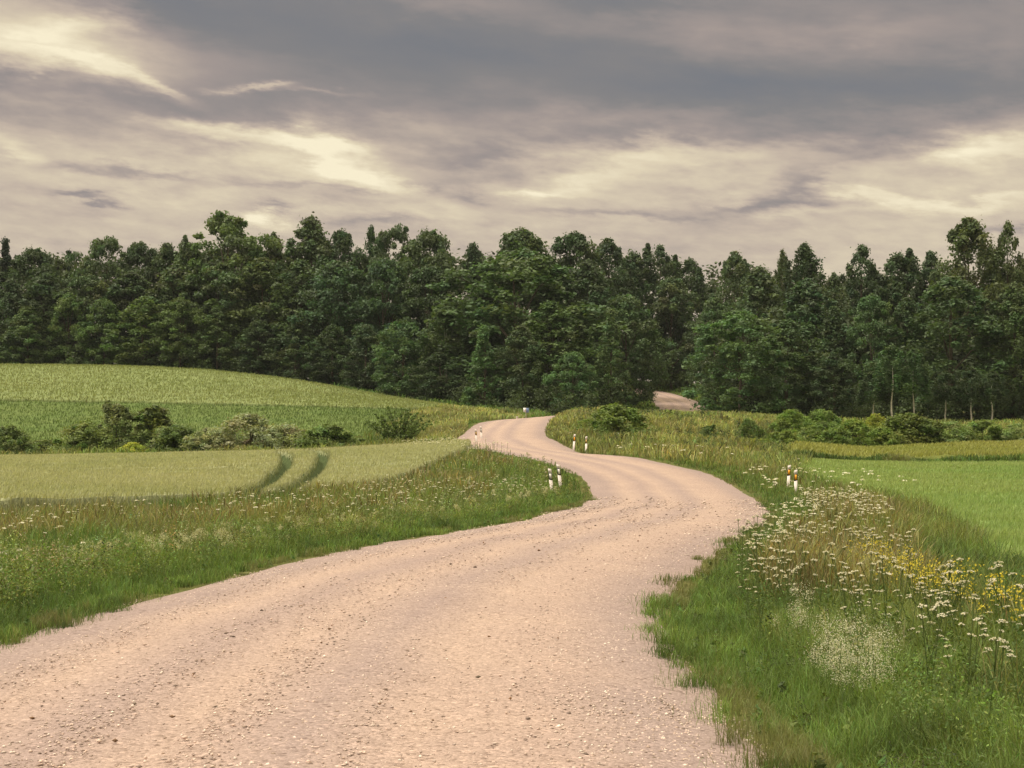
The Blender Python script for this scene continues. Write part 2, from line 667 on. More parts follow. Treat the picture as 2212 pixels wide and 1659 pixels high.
def trunk_data(seed, H, r0, C=None, lean=.03, limbs=9, sides=7, top=.8):
    rng = R(seed + 999)
    mb = MB()
    n = 9
    f = np.linspace(0, 1, n)
    P = np.c_[np.cumsum(rng.normal(size=n) * lean * H / n), np.cumsum(rng.normal(size=n) * lean * H / n), f * H * top]
    P[:, :2] -= P[0, :2]
    P[0, 2] = -.5
    mb.add(*tube(P, r0 * (1 - .82 * f) * np.r_[1.35, np.ones(n - 1)], sides))
    if C is not None:
        for i in rng.choice(len(C), min(limbs, len(C)), False):
            c = C[i]
            h = min(max(c[2] * .62, H * .12), H * top * .95)
            s = np.array([np.interp(h, P[:, 2], P[:, 0]), np.interp(h, P[:, 2], P[:, 1]), h])
            m = (s + c) / 2 + np.array([0, 0, .06 * H])
            mb.add(*tube([s, m, c], [r0 * .35, r0 * .22, r0 * .07], 5))
    return mb


PROF = dict(
    broad=lambda t: max(.03, 1 - (abs(t - .42) / .585) ** 2.2) ** .62,
    tall=lambda t: max(.03, 1 - (abs(t - .36) / .645) ** 1.9) ** .75,
    cone=lambda t: max(.04, (1 - t) ** .8 * min(1, .45 + 4 * t)),
    top=lambda t: (max(0, math.sin(math.pi * min(1, .2 + .78 * t)))) ** .5,
    bush=lambda t: (max(0, math.sin(math.pi * min(1, .38 + .6 * t)))) ** .6,
)
PROTO = {}


def proto(key, seed, H, RAD, zb, prof, ncl, per, rc, ls, r0=.28, bark=None, trunk=True, limbs=9, ttop=.8, **kw):
    V, Q, c, C, rr = crown_data(seed, H, RAD, zb, PROF[prof], ncl, per, rc, ls, **kw)
    me = make_mesh(key + '_crown', V, Q, rgb=c)
    me.materials.append(M_LEAF)
    tm = None
    if trunk:
        tm = trunk_data(seed, H, r0, C, limbs=limbs, top=ttop).mesh(key + '_trunk', True)
        tm.materials.append(bark or M_BARK)
    PROTO[key] = (me, tm, H, RAD)


G0 = (.092, .142, .064)
for i in range(4):
    proto('maple%d' % i, 10 + i, 20, 6.0, 1.2, 'broad', 190, 150, .19, .21, base=G0, flat=.72)
for i in range(4):
    proto('oval%d' % i, 30 + i, 20, 4.6, .6, 'tall', 185, 130, .20, .20, base=G0, flat=.85)
proto('oak', 50, 20, 6.0, 7.5, 'top', 100, 130, .165, .21, base=G0, flat=.65, inner=.75)
for i, sp_ in enumerate((3, 0, 2, 0)):
    proto('aspen%d' % i, 60 + 3 * i, 20, 5.0, 1.0, 'tall', 150, 120, .17 + .02 * (i % 2), .19, base=G0, flat=1.0, spires=sp_)
for i in range(2):
    proto('cone%d' % i, 70 + i, 20, 5.0, .6, 'cone', 180, 115, .16, .20, base=G0, flat=.7)
proto('spruce', 80, 20, 3.2, .8, 'cone', 110, 100, .2, .2, base=(.035, .06, .035), flat=.5, droop=.3)
for i in range(2):
    proto('birch%d' % i, 90 + i, 20, 4.2, 3.0, 'tall', 130, 120, .18, .17, base=G0, flat=1.0, droop=2.0, bark=M_BIRCH, r0=.2, up=.2)
proto('slim_birch', 97, 12, 2.1, 5.0, 'tall', 90, 90, .20, .12, base=(.085, .13, .06), flat=1.0, droop=1.3, bark=M_BIRCH, r0=.10, limbs=0, ttop=.72, ) 
for i in range(4):
    proto('bush%d' % i, 110 + i, 3, 1.9, .15, 'bush', 90, 170, .25, .08, base=(.085, .115, .04), flat=.8, r0=.05, limbs=14, ttop=.6)
def spreading_bush(key, seed, H, RAD, nst):
    rng = R(seed)
    Cs, rr = [], []
    tm = MB()
    for i in range(nst):
        a = rng.rand() * 6.28
        q = math.sqrt(rng.rand())
        tip = np.array([math.cos(a) * q * RAD, math.sin(a) * q * RAD, H * (1.0 - .42 * q ** 2) * (.78 + .22 * rng.rand())])
        mid = tip * np.array([.45, .45, .55])
        tm.add(*tube([(tip[0] * .06, tip[1] * .06, -.1), mid, tip], [.035, .02, .006], 5))
        for f in np.linspace(.12, 1, 9):
            p = (1 - f) ** 2 * np.zeros(3) + 2 * f * (1 - f) * mid * 1.05 + f * f * tip
            Cs.append(p + rng.normal(size=3) * .05)
            rr.append((.34 - .24 * f) * (.7 + .6 * rng.rand()))
    P, nr, sz, idx = clump_leaves(rng, np.array(Cs), np.array(rr), 1.15, 26, .08)
    V, Q = leaf_quads(P, nr, sz, rng)
    c = np.array((.075, .105, .04)) * (1 + .3 * rng.normal(size=(len(P), 1)))
    me = make_mesh(key + '_crown', V, Q, rgb=np.repeat(np.clip(c, .008, .5), 4, 0))
    me.materials.append(M_LEAF)
    t2 = tm.mesh(key + '_stems', True)
    t2.materials.append(M_BARK)
    PROTO[key] = (me, t2, H, RAD)


spreading_bush('spiky_bush', 120, 4, 2.4, 46)
proto('willow', 125, 4, 1.4, .1, 'tall', 70, 110, .28, .085, base=(.085, .11, .045), flat=1.0, r0=.05, limbs=10, spires=4)
proto('grey_willow', 126, 3, 2.4, .1, 'bush', 110, 150, .2, .075, base=(.16, .18, .11), flat=.8, r0=.05, limbs=12)

CNT = {}


def plant(name, u, v, w, d, key, tint, label, cat, group=None, rot=None, sink=0.):
    """a tree or shrub standing on the ground at distance d, its top at the surveyed height"""
    me, tm, H, RAD = PROTO[key]
    k = CNT.get('n', 0)
    CNT['n'] = k + 1
    x, y = X(u, d), d
    z0 = float(ground(x, y)) - .05 - sink
    h = zv(v, d) - z0
    r = w * d / FPX / 2
    t = bpy.data.objects.new(name, None)
    t.empty_display_size = .5
    col.objects.link(t)
    t.location = (x, y, z0)
    t.rotation_euler = (0, 0, (k * 2.399) % 6.283 if rot is None else rot)
    tag(t, label, cat, group)
    s = (r / RAD, r / RAD, h / H)
    o = bpy.data.objects.new('crown', me)
    col.objects.link(o)
    o.parent = t
    o.scale = s
    if name == 'shrub':
        tint = tuple(np.array(tint) * ((2.3, 2.3, 2.2) if u < 1000 else (1.75, 1.8, 1.6)))
    o.color = (*tint, 1)
    if tm is not None:
        q = bpy.data.objects.new('trunk', tm)
        col.objects.link(q)
        q.parent = t
        q.scale = (min(1.4, s[2]) ,) * 2 + (s[2],)
        if s[0] > .01:
            q.scale = (s[0], s[0], s[2])
    return t


DK, MD, LT, PL, YG, BL, OL = (.72, .78, .80), (1., 1., 1.), (1.35, 1.3, 1.1), (1.6, 1.6, 1.55), (2.0, 1.75, .9), (.85, 1.0, 1.12), (1.05, .95, .8)
#        u    v    w   d   proto  tint label
TREES = [
    # skyline
    (-30, 505, 90, 256, 'spruce', DK, 'dark spire of a spruce at the left end of the skyline'),
    (12, 512, 70, 258, 'spruce', DK, 'dark pointed spruce cut by the left photo edge'),
    (72, 532, 130, 258, 'maple1', DK, 'flat-topped dark tree on the skyline beside the left edge spruces'),
    (150, 538, 46, 262, 'spruce', DK, 'thin spruce tip poking above the wood, left of the feathery crown'),
    (222, 508, 120, 256, 'oak', MD, 'feathery open crown on the left skyline, right of the thin spruce tip'),
    (300, 520, 110, 258, 'maple2', DK, 'low dark dome on the left skyline right of the feathery crown'),
    (362, 522, 100, 256, 'oval1', MD, 'rounded skyline tree in the dip left of the jagged tree'),
    (414, 500, 90, 252, 'aspen0', MD, 'jagged tree leaning against the tall oak on the left skyline'),
    (497, 457, 168, 250, 'oak', LT, 'tall oak with sky showing through its crown, highest on the left'),
    (505, 500, 160, 256, 'maple0', MD, 'dense tree filled in just under the tall oak crown'),
    (592, 500, 90, 256, 'oval3', OL, 'small brownish tree in the notch right of the tall oak'),
    (672, 466, 132, 250, 'oval0', MD, 'tall lumpy tree on the skyline right of the small cumulus cloud'),
    (738, 492, 110, 250, 'maple3', DK, 'dark shoulder tree to the right of the tall lumpy tree'),
    (802, 487, 62, 250, 'oval2', DK, 'narrow twiggy tree top between two round crowns above the hill end'),
    (852, 484, 96, 246, 'oak', MD, 'open airy skyline crown above the spiky roadside bush'),
    (926, 492, 140, 242, 'maple1', MD, 'broad domed skyline tree left of the sky notch'),
    (1022, 522, 80, 246, 'oval1', DK, 'small dark tree standing in the skyline notch left of the centre'),
    (1126, 491, 160, 240, 'maple2', MD, 'domed skyline tree rising behind the great round maple'),
    (1238, 497, 140, 238, 'maple3', DK, 'dark rounded skyline tree right of the one behind the great maple'),
    (1312, 510, 96, 262, 'aspen1', DK, 'first spiky tree of the descending ridge right of the centre'),
    (1366, 515, 90, 266, 'aspen2', DK, 'spiky ridge tree with several thin tips right of centre'),
    (1424, 524, 84, 268, 'aspen3', DK, 'spiky tree halfway down the descending ridge of the wood'),
    (1490, 538, 90, 270, 'aspen0', DK, 'lowest spiky tree at the foot of the descending ridge'),
    (1588, 538, 80, 236, 'aspen1', MD, 'twiggy pointed tree on the low skyline right of the ridge'),
    (1642, 548, 90, 240, 'aspen2', DK, 'low pointed skyline tree left of the shaggy birch'),
    (1690, 532, 46, 226, 'birch0', OL, 'thin curled birch tip beside the shaggy birch crown'),
    (1738, 523, 120, 224, 'birch1', DK, 'shaggy dark birch left of the deep sky gap'),
    (1800, 588, 80, 240, 'oval3', MD, 'short tree closing the deep sky gap on the right'),
    (1862, 524, 90, 222, 'aspen3', DK, 'dark twin-tipped tree right of the deep sky gap'),
    (1938, 520, 120, 222, 'aspen0', DK, 'wide dark tree with many twig tips, left of the poplars'),
    (2010, 542, 100, 226, 'oval2', DK, 'dark sloping tree shoulder left of the tall poplars'),
    (2092, 464, 132, 216, 'aspen1', OL, 'tallest poplar with brown tinged tips at the right skyline'),
    (2140, 490, 56, 220, 'aspen2', OL, 'slender poplar tip between the two tall poplars'),
    (2178, 472, 74, 214, 'aspen3', OL, 'tall poplar beside the right photo edge'),
    (2225, 520, 80, 216, 'aspen0', DK, 'dark tree cut by the right photo edge'),
    (2300, 500, 160, 218, 'maple2', DK, 'dark tree just beyond the right photo edge'),
    (-120, 520, 160, 256, 'maple0', DK, 'dark tree just beyond the left photo edge'),
    # middle storey, left
    (25, 600, 120, 249, 'oval1', DK, 'dark oval tree at the left edge below the spruces'),
    (100, 590, 130, 249, 'oval2', DK, 'dark lumpy tree above the pale round tree on the left'),
    (190, 590, 120, 250, 'maple3', MD, 'mid-height tree above the second pale dome on the left'),
    (285, 585, 140, 249, 'oval0', DK, 'dark tall tree between the pale domes and the oak'),
    (380, 570, 130, 248, 'oval3', MD, 'dark layered tree under the jagged skyline tree'),
    (470, 560, 150, 246, 'maple0', MD, 'layered tree with pale leaf shelves below the oak'),
    (565, 555, 150, 244, 'oval1', (1.15, 1.1, .95), 'olive-tinged tall tree under the small cloud notch'),
    (650, 560, 130, 243, 'oval2', MD, 'dense tall tree below the lumpy skyline tree'),
    (735, 560, 150, 240, 'maple1', BL, 'bluish dark maple above the end of the light hill field'),
    (830, 555, 140, 238, 'maple2', BL, 'large bluish maple over the pale-leaved edge tree'),
    (925, 570, 130, 234, 'maple3', DK, 'shadowy tree left of the great round maple'),
    (148, 630, 112, 246, 'maple0', (1.35, 1.45, 1.15), 'pale grey-green dome above the left hill field'),
    (225, 645, 110, 245, 'maple2', (1.25, 1.35, 1.0), 'second pale dome right of the pale grey-green one'),
    (312, 640, 150, 243, 'oval3', (1.3, 1.35, 1.0), 'light green bushy tree at the wood edge over the tall willow'),
    (60, 660, 120, 244, 'oval0', (1.05, 1.1, .9), 'low leafy tree at the wood edge near the left photo edge'),
    (390, 640, 120, 241, 'maple1', (1.25, 1.25, .95), 'light olive tree at the hill crest below the jagged tree'),
    (470, 660, 120, 240, 'oval2', (1.0, 1.05, .85), 'drooping dark green tree on the hill crest under the oak'),
    (560, 690, 120, 238, 'oval0', DK, 'shaded low tree on the hill crest under the olive tree'),
    (640, 680, 120, 236, 'oval1', MD, 'shaded tree at the hill crest where thin trunks show'),
    # centre
    (1115, 535, 285, 222, 'maple0', (.95, 1.08, .95), 'great round maple, broadest crown in the middle of the wood'),
    (1045, 600, 120, 228, 'oval3', DK, 'dark narrow tree tucked behind the left flank of the great maple'),
    (1270, 560, 130, 226, 'oval0', DK, 'dark tree against the right flank of the great maple'),
    (1350, 635, 165, 221, 'maple1', (1.0, 1.1, 1.0), 'rounded tree with pale shelves right of the great maple'),
    (962, 648, 140, 222, 'birch0', (1.15, 1.2, .95), 'soft birch with lighter hanging leaves left of the pale cone tree'),
    (870, 690, 140, 219, 'maple3', (1.05, 1.25, 1.1), 'pale-leaved edge tree above the crest of the far field'),
    (790, 700, 110, 226, 'oval1', DK, 'shaded edge tree behind the falling end of the hill'),
    (720, 700, 110, 232, 'oval3', DK, 'shaded edge tree over the middle of the hill crest'),
    (1045, 702, 112, 203, 'cone0', (1.15, 1.4, 1.2), 'pale cone-shaped tree above the blue and white sign'),
    (1190, 650, 200, 210, 'oval2', (1.0, 1.08, .85), 'broad leafy edge tree below the great maple'),
    (1128, 700, 120, 204, 'oval0', MD, 'edge tree between the pale cone tree and the silver crown'),
    (1238, 758, 110, 198, 'maple2', (1.25, 1.5, 1.35), 'silvery low crown at the wood edge over the road crest'),
    (1320, 668, 120, 201, 'cone1', (1.0, 1.1, .9), 'tall conical tree overhanging the left side of the forest road'),
    (950, 760, 120, 212, 'oval1', DK, 'shady low tree left of the pale cone tree'),
    (1450, 596, 150, 262, 'maple3', MD, 'rounded tree high over the gap where the road enters'),
    (1420, 690, 90, 268, 'oval2', (1.2, 1.25, .9), 'lighter green tree at the back of the road gap'),
    (1462, 715, 70, 282, 'maple0', YG, 'bright yellow-green small tree at the end of the road gap'),
    (1440, 780, 110, 284, 'oval3', DK, 'dark tree closing the gap above the forest road'),
    # right
    (1545, 640, 110, 232, 'maple1', (1.05, 1.15, 1.05), 'flat-topped tree right above the forest road gap'),
    (1598, 665, 175, 184, 'maple0', (1.1, 1.3, 1.15), 'large pale-shelved tree on the right side of the forest road'),
    (1640, 575, 140, 215, 'oval1', MD, 'tall tree behind the pale-shelved roadside tree'),
    (1562, 790, 90, 215, 'oval0', (1.0, 1.1, .9), 'low tree hugging the right edge of the forest road'),
    (1745, 600, 160, 206, 'oval3', BL, 'bluish tall tree right of the pale-shelved roadside tree'),
    (1700, 690, 140, 190, 'oval2', (.9, 1.0, .9), 'shadowy tree with a thin visible stem over the green shrubs'),
    (1800, 660, 130, 198, 'cone0', DK, 'dark pointed tree left of the small bluish dome'),
    (1882, 632, 108, 196, 'maple3', (1.0, 1.2, 1.1), 'small bluish dome above the white birch stems'),
    (1960, 640, 100, 196, 'oval1', (.85, .95, .9), 'dark oval tree right of the small bluish dome'),
    (2058, 592, 225, 192, 'aspen1', (.8, .92, .85), 'big dark rounded aspen filling the right of the wood'),
    (2190, 610, 130, 190, 'oval0', (.95, 1.0, .8), 'dark hanging tree at the right photo edge below the poplars'),
    (1800, 760, 110, 186, 'oval2', DK, 'shaded low tree behind the right hand shrubs'),
    (2290, 600, 140, 190, 'maple1', DK, 'dark low tree just outside the right photo edge'),
    # birches with white stems
    (1928, 742, 110, 173, 'slim_birch', (.95, 1.15, 1.0), 'thin birch with the whitest stem, left of the pair'),
    (1972, 750, 92, 174, 'slim_birch', (.85, 1.05, .9), 'thin white-stemmed birch, right of the whitest stem'),
    (2043, 800, 90, 176, 'slim_birch', DK, 'short birch with a faint pale stem under the big aspen'),
    (2098, 790, 90, 175, 'slim_birch', DK, 'birch with a bright forked stem right of the faint one'),
    (2142, 800, 90, 177, 'slim_birch', DK, 'dim birch stem near the right end of the birches'),
    (1888, 800, 90, 175, 'slim_birch', DK, 'leaning birch stem left of the whitest stem'),
]
for u, v, w, d, key, tint, lab in TREES:
    if d > 213 and v < 592 and key not in ('spruce',):
        w *= 1.6 if key.startswith('aspen') else 1.36
    if u > 1580 and 592 <= v < 720:
        w *= 1.22
    nm = {'spruce': 'spruce_tree', 'oak': 'oak_tree', 'maple': 'broadleaf_tree', 'oval': 'broadleaf_tree', 'aspen': 'aspen_tree', 'cone': 'broadleaf_tree',
          'birch': 'birch_tree', 'slim_birch': 'birch_tree'}[key.rstrip('0123456789')]
    plant(nm, u, v, w, d, key, tint, lab, 'tree', 'trees of the wood')

SHRUBS = [
    (22, 918, 96, 118, 'bush0', DK, 'dark rounded shrub at the left photo edge behind the wheat'),
    (95, 950, 90, 121, 'bush1', (.85, .85, .8), 'low straggly shrub between the edge shrub and the hedgerow'),
    (192, 908, 110, 120, 'bush2', (1.0, 1.0, 1.0), 'rounded shrub left of the tall willow in the field hedgerow'),
    (252, 862, 72, 120, 'willow', MD, 'tall slender willow shrub, highest of the field hedgerow'),
    (327, 872, 100, 121, 'willow', (.95, .95, .9), 'two-lobed shrub right of the tall slender willow'),
    (388, 915, 110, 119, 'bush3', DK, 'dark shrub right of the two-lobed one in the hedgerow'),
    (455, 922, 110, 118, 'grey_willow', (.9, .9, .85), 'grey-leaved shrub left of the big domed grey willow'),
    (540, 892, 170, 120, 'grey_willow', (.78, .78, .74), 'big domed grey willow in the middle of the hedgerow'),
    (612, 915, 120, 119, 'grey_willow', (.85, .85, .8), 'grey willow sloping down on the right of the big domed one'),
    (706, 915, 110, 117, 'bush0', (.78, .88, .78), 'dark round shrub at the right end of the hedgerow'),
    (285, 955, 60, 115, 'bush1', YG, 'small yellow-green sapling at the foot of the hedgerow'),
    (862, 874, 150, 121, 'spiky_bush', (.95, 1.0, .85), 'spiky spreading bush standing alone left of the road'),
    (1332, 870, 158, 111, 'bush2', (1.0, 1.05, .85), 'large round bush on the grassy mound right of the road'),
    (1408, 926, 70, 117, 'bush3', (.95, 1., .8), 'small bush at the right foot of the mound bush'),
    (1268, 905, 60, 126, 'bush1', (1.5, 1.5, 1.1), 'pale low bush at the left side of the mound bush'),
    (1530, 916, 50, 113, 'willow', (.85, 1., .8), 'little pointed bush in the rough grass beyond the bend'),
    (1565, 938, 40, 113, 'bush0', (.9, 1., .8), 'tiny bush right of the little pointed one'),
    (1470, 942, 60, 112, 'bush1', (1.1, 1.1, .85), 'tiny scraggy bush left of the little pointed one'),
    (1618, 903, 66, 117, 'bush2', (.8, .95, .8), 'dark round bush in rough grass left of the shrub belt'),
    (1712, 884, 100, 130, 'bush1', (1.15, 1.35, .9), 'bright leafy shrub at the left end of the shrub belt'),
    (1775, 882, 100, 132, 'bush3', (1.0, 1.15, .85), 'rounded shrub behind the bright leafy one'),
    (1695, 930, 120, 118, 'bush0', (1.1, 1.15, .75), 'sprawling shrub in front of the bright leafy one'),
    (1785, 908, 140, 123, 'grey_willow', (.62, .8, .4), 'wide green shrub in the left half of the belt'),
    (1850, 905, 120, 124, 'bush2', (1.15, 1.25, .8), 'mid green shrub left of the dark olive thicket'),
    (1892, 893, 70, 134, 'bush1', YG, 'yellow-green shrub top peeping behind the dark olive thicket'),
    (1960, 890, 165, 125, 'bush3', (.85, .85, .65), 'dark olive thicket below the white birch stems'),
    (2050, 909, 120, 125, 'grey_willow', (.8, .95, .62), 'pale grey-green shrub right of the dark olive thicket'),
    (2122, 906, 120, 127, 'bush0', (1.1, 1.2, .95), 'loose green shrub towards the right photo edge'),
    (2195, 914, 120, 126, 'grey_willow', (.75, .9, .58), 'grey-green shrub at the right photo edge'),
    (1640, 946, 76, 110, 'bush3', (1.4, 1.35, .8), 'straggly light shrub at the corner of the rough grass'),
    (1905, 922, 100, 122, 'bush1', (1.1, 1.2, .75), 'low leafy shrub at the left foot of the olive thicket'),
]
for u, v, w, d, key, tint, lab in SHRUBS:
    if u < 720:
        w *= 1.28
    plant('shrub', u, v, w, d, key, tint, lab, 'shrub', 'shrubs between the fields')

# ------------------------------------------------------------------ inner wood and undergrowth (uncountable)
rng = R(5)
V_, Q_, C_ = [], [], []
nn = 0
Cs, rs = [], []
for i in range(1500):
    u = -250 + 2750 * rng.rand()
    d = 262 + 50 * rng.rand()
    if 1330 < u < 1560 and d < 292:
        continue
    x = X(u, d)
    top = np.interp(u, [0, 500, 1000, 1300, 1500, 1700, 2200], [556, 528, 536, 541, 562, 578, 560])
    z = ground(x, d) + 1 + (zv(top, d) - ground(x, d) - 3) * rng.rand()
    Cs.append((x, d, z))
    rs.append(1.7 + 1.7 * rng.rand())
for i in range(420):
    u, d = 1570 + 900 * rng.rand(), 204 + 34 * rng.rand()
    x = X(u, d)
    Cs.append((x, d, float(ground(x, d)) + .8 + 11 * rng.rand()))
    rs.append(1.3 + 1.3 * rng.rand())
P, nr, sz, idx = clump_leaves(rng, np.array(Cs), np.array(rs), .8, 110, .42)
V, Q = leaf_quads(P, nr, sz, rng)
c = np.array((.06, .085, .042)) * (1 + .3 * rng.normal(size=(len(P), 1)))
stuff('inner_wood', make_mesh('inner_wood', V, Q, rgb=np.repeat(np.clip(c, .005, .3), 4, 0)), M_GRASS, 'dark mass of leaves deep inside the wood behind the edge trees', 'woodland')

EDGE_LINE = [(-300, 245), (0, 243), (300, 240), (500, 236), (700, 230), (850, 220), (960, 210), (1060, 199), (1150, 191), (1250, 191), (1340, 199)]
EDGE_R = [(1500, 206), (1560, 190), (1620, 182), (1720, 181), (1850, 186), (2000, 188), (2212, 187), (2500, 190)]
Cs, rs, tn = [], [], []
for line, n in ((EDGE_LINE, 420), (EDGE_R, 230)):
    L = np.array(line, float)
    for i in range(n):
        u = L[0, 0] + (L[-1, 0] - L[0, 0]) * rng.rand()
        d = np.interp(u, L[:, 0], L[:, 1]) + rng.rand() * 9 - 1
        x = X(u, d)
        if edge(x, d) < 2.8:
            continue
        hmax = 3.6 if u < 1400 else 2.2
        h = .2 + hmax * rng.rand() ** 1.8
        Cs.append((x, d, float(ground(x, d)) + h))
        rs.append(.6 + .9 * rng.rand())
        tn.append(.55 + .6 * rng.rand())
P, nr, sz, idx = clump_leaves(rng, np.array(Cs), np.array(rs), .8, 100, .17)
V, Q = leaf_quads(P, nr, sz, rng)
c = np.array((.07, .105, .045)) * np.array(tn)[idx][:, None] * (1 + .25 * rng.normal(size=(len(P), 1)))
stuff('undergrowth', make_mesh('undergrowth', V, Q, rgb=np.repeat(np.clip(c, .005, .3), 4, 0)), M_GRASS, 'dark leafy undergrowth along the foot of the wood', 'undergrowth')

# ------------------------------------------------------------------ crops
M_STALK = plain('green_stalks', (.075, .105, .04), .9, .1, 4, .3)
def crop(name, poly, h, mat, label, cat, cell, gaps=(), gapw=.3, bump=.12, bs=1.5, blades=None, seed=1):
    P = np.array(poly)
    x = np.arange(P[:, 0].min(), P[:, 0].max() + cell, cell)
    y = np.arange(P[:, 1].min(), P[:, 1].max() + cell, cell)
    XX, YY = np.meshgrid(x, y)
    ok = inpoly(XX, YY, poly)

    def gapd(X_, Y_):
        g = np.full(np.shape(X_), 9.)
        for line in gaps:
            L = catmull([(*p, 0) for p in ([line[0]] + list(line) + [line[-1]])], .15)[:, :2]
            xf, yf = np.ravel(X_), np.ravel(Y_)
            near = (xf > L[:, 0].min() - 2) & (xf < L[:, 0].max() + 2) & (yf > L[:, 1].min() - 2) & (yf < L[:, 1].max() + 2)
            k = np.where(near)[0]
            gf = g.ravel().copy()
            for i in range(0, len(k), 20000):
                kk = k[i:i + 20000]
                gf[kk] = np.minimum(gf[kk], np.sqrt(((xf[kk, None] - L[None, :, 0]) ** 2 + (yf[kk, None] - L[None, :, 1]) ** 2).min(1)))
            g = gf.reshape(np.shape(X_))
        return g
    gd = gapd(XX, YY) if gaps else None
    ZZ = ground(XX, YY) + h + (fbm(XX, YY, bs, seed) - .5) * bump * 2
    if gaps:
        ZZ -= (h - .08) * np.exp(-(gd / gapw) ** 4)
    nx, ny = len(x), len(y)
    ii = (np.arange(ny - 1)[:, None] * nx + np.arange(nx - 1)[None])
    c_ok = ok[:-1, :-1] & ok[1:, :-1] & ok[:-1, 1:] & ok[1:, 1:]
    f = ii[c_ok]
    q = np.c_[f, f + 1, f + nx + 1, f + nx]
    qgreen = (gd.ravel()[q].mean(1) < gapw * 1.25) if gaps else None
    # skirts down to the soil round every border
    V = np.c_[XX.ravel(), YY.ravel(), ZZ.ravel()]
    low = V.copy()
    low[:, 2] = ground(V[:, 0], V[:, 1]) - .1
    n0 = len(V)
    E = np.concatenate([q[:, [0, 1]], q[:, [1, 2]], q[:, [2, 3]], q[:, [3, 0]]])
    key = np.sort(E, 1)
    key = key[:, 0] * n0 + key[:, 1]
    uq, inv, cnt = np.unique(key, return_inverse=True, return_counts=True)
    B = E[cnt[inv] == 1]
    sk = np.c_[B[:, 1], B[:, 0], B[:, 0] + n0, B[:, 1] + n0]
    V = np.r_[V, low]
    Q = np.r_[q, sk]
    used = np.unique(Q)
    mp = -np.ones(len(V), int)
    mp[used] = np.arange(len(used))
    V, Q = V[used], mp[Q]
    me_v, me_q = V, Q
    colr = np.zeros((len(V), 3))
    T = None
    if blades:
        n, bh, bw, cols, dens = blades
        rng = R(seed + 77)
        m = 0
        xs, ys = [], []
        y0, y1 = P[:, 1].min(), P[:, 1].max()
        while m < n:
            yy = y0 * (y1 / y0) ** rng.rand(n) if dens == 'log' else y0 + (y1 - y0) * rng.rand(n)
            xx = P[:, 0].min() + (P[:, 0].max() - P[:, 0].min()) * rng.rand(n)
            k = inpoly(xx, yy, poly) & (np.abs(xx) < yy * .46 + 4)
            if gaps:
                k &= gapd(xx, yy) > gapw * .95
            xs.append(xx[k])
            ys.append(yy[k])
            m += k.sum()
            if not k.any():
                break
        xx, yy = np.concatenate(xs)[:n], np.concatenate(ys)[:n]
        zz = ground(xx, yy) + h + (fbm(xx, yy, bs, seed) - .5) * bump * 2
        gb = gapd(xx, yy) if gaps else np.full(len(xx), 9.)
        if gaps:
            zz -= (h - .08) * np.exp(-(gb / gapw) ** 4)
        wv = (fbm(xx, yy, 7, seed + 5) - .5)
        k = len(xx)
        hh = bh * (.6 + .8 * rng.rand(k))
        w = np.maximum(bw, .00022 * yy) * (.7 + .6 * rng.rand(k))
        yaw = rng.rand(k) * 6.28
        lean = rng.normal(size=(k, 2)) * .4 + np.c_[.25 + wv * .5, wv * .3]
        dx, dy = np.cos(yaw) * w / 2, np.sin(yaw) * w / 2
        zb = zz - .18
        b0 = np.c_[xx - dx, yy - dy, zb]
        b1 = np.c_[xx + dx, yy + dy, zb]
        tx, ty, tz = xx + lean[:, 0] * hh, yy + lean[:, 1] * hh, zz + hh
        t1 = np.c_[xx + (tx - xx) * .55 + dx * 1.3, yy + (ty - yy) * .55 + dy * 1.3, zz + hh * .5]
        t0 = np.c_[xx + (tx - xx) * .55 - dx * 1.3, yy + (ty - yy) * .55 - dy * 1.3, zz + hh * .5]
        tp = np.c_[tx, ty, tz]
        BV = np.stack([b0, b1, t1, t0, tp], 1).reshape(-1, 3)
        a = np.arange(k) * 5 + len(V)
        Q2 = np.c_[a, a + 1, a + 2, a + 3]
        T = np.c_[a + 3, a + 2, a + 4]
        ca, cb = np.array(cols[0]), np.array(cols[1])
        f = np.clip(fbm(xx, yy, 9, seed + 8) * 1.6 - .3 + rng.normal(size=k) * .25, 0, 1)[:, None]
        cc = (ca * (1 - f) + cb * f) * (1 + .18 * rng.normal(size=(k, 1)))
        gr = np.exp(-(gb / (gapw * 1.25)) ** 4)[:, None]
        cc = cc * (1 - gr) + np.array((.085, .12, .045)) * gr
        V = np.r_[V, BV]
        colr = np.r_[colr, np.repeat(np.clip(cc, .005, .9), 5, 0)]
        nq = len(Q)
        Q = np.r_[Q, Q2]
    nsk0 = len(q)
    me = make_mesh(name, V, Q, T, rgb=colr, smooth=False)
    me.materials.append(mat)
    o = stuff(name, me, None, label, cat)
    if blades:
        me.materials.append(M_GRASS)
        mi = np.zeros(len(me.polygons), np.int32)
        mi[nq:] = 1
        if gaps:
            me.materials.append(M_STALK)
            mi[:nsk0][qgreen] = 2
        me.polygons.foreach_set('material_index', mi)
    return o


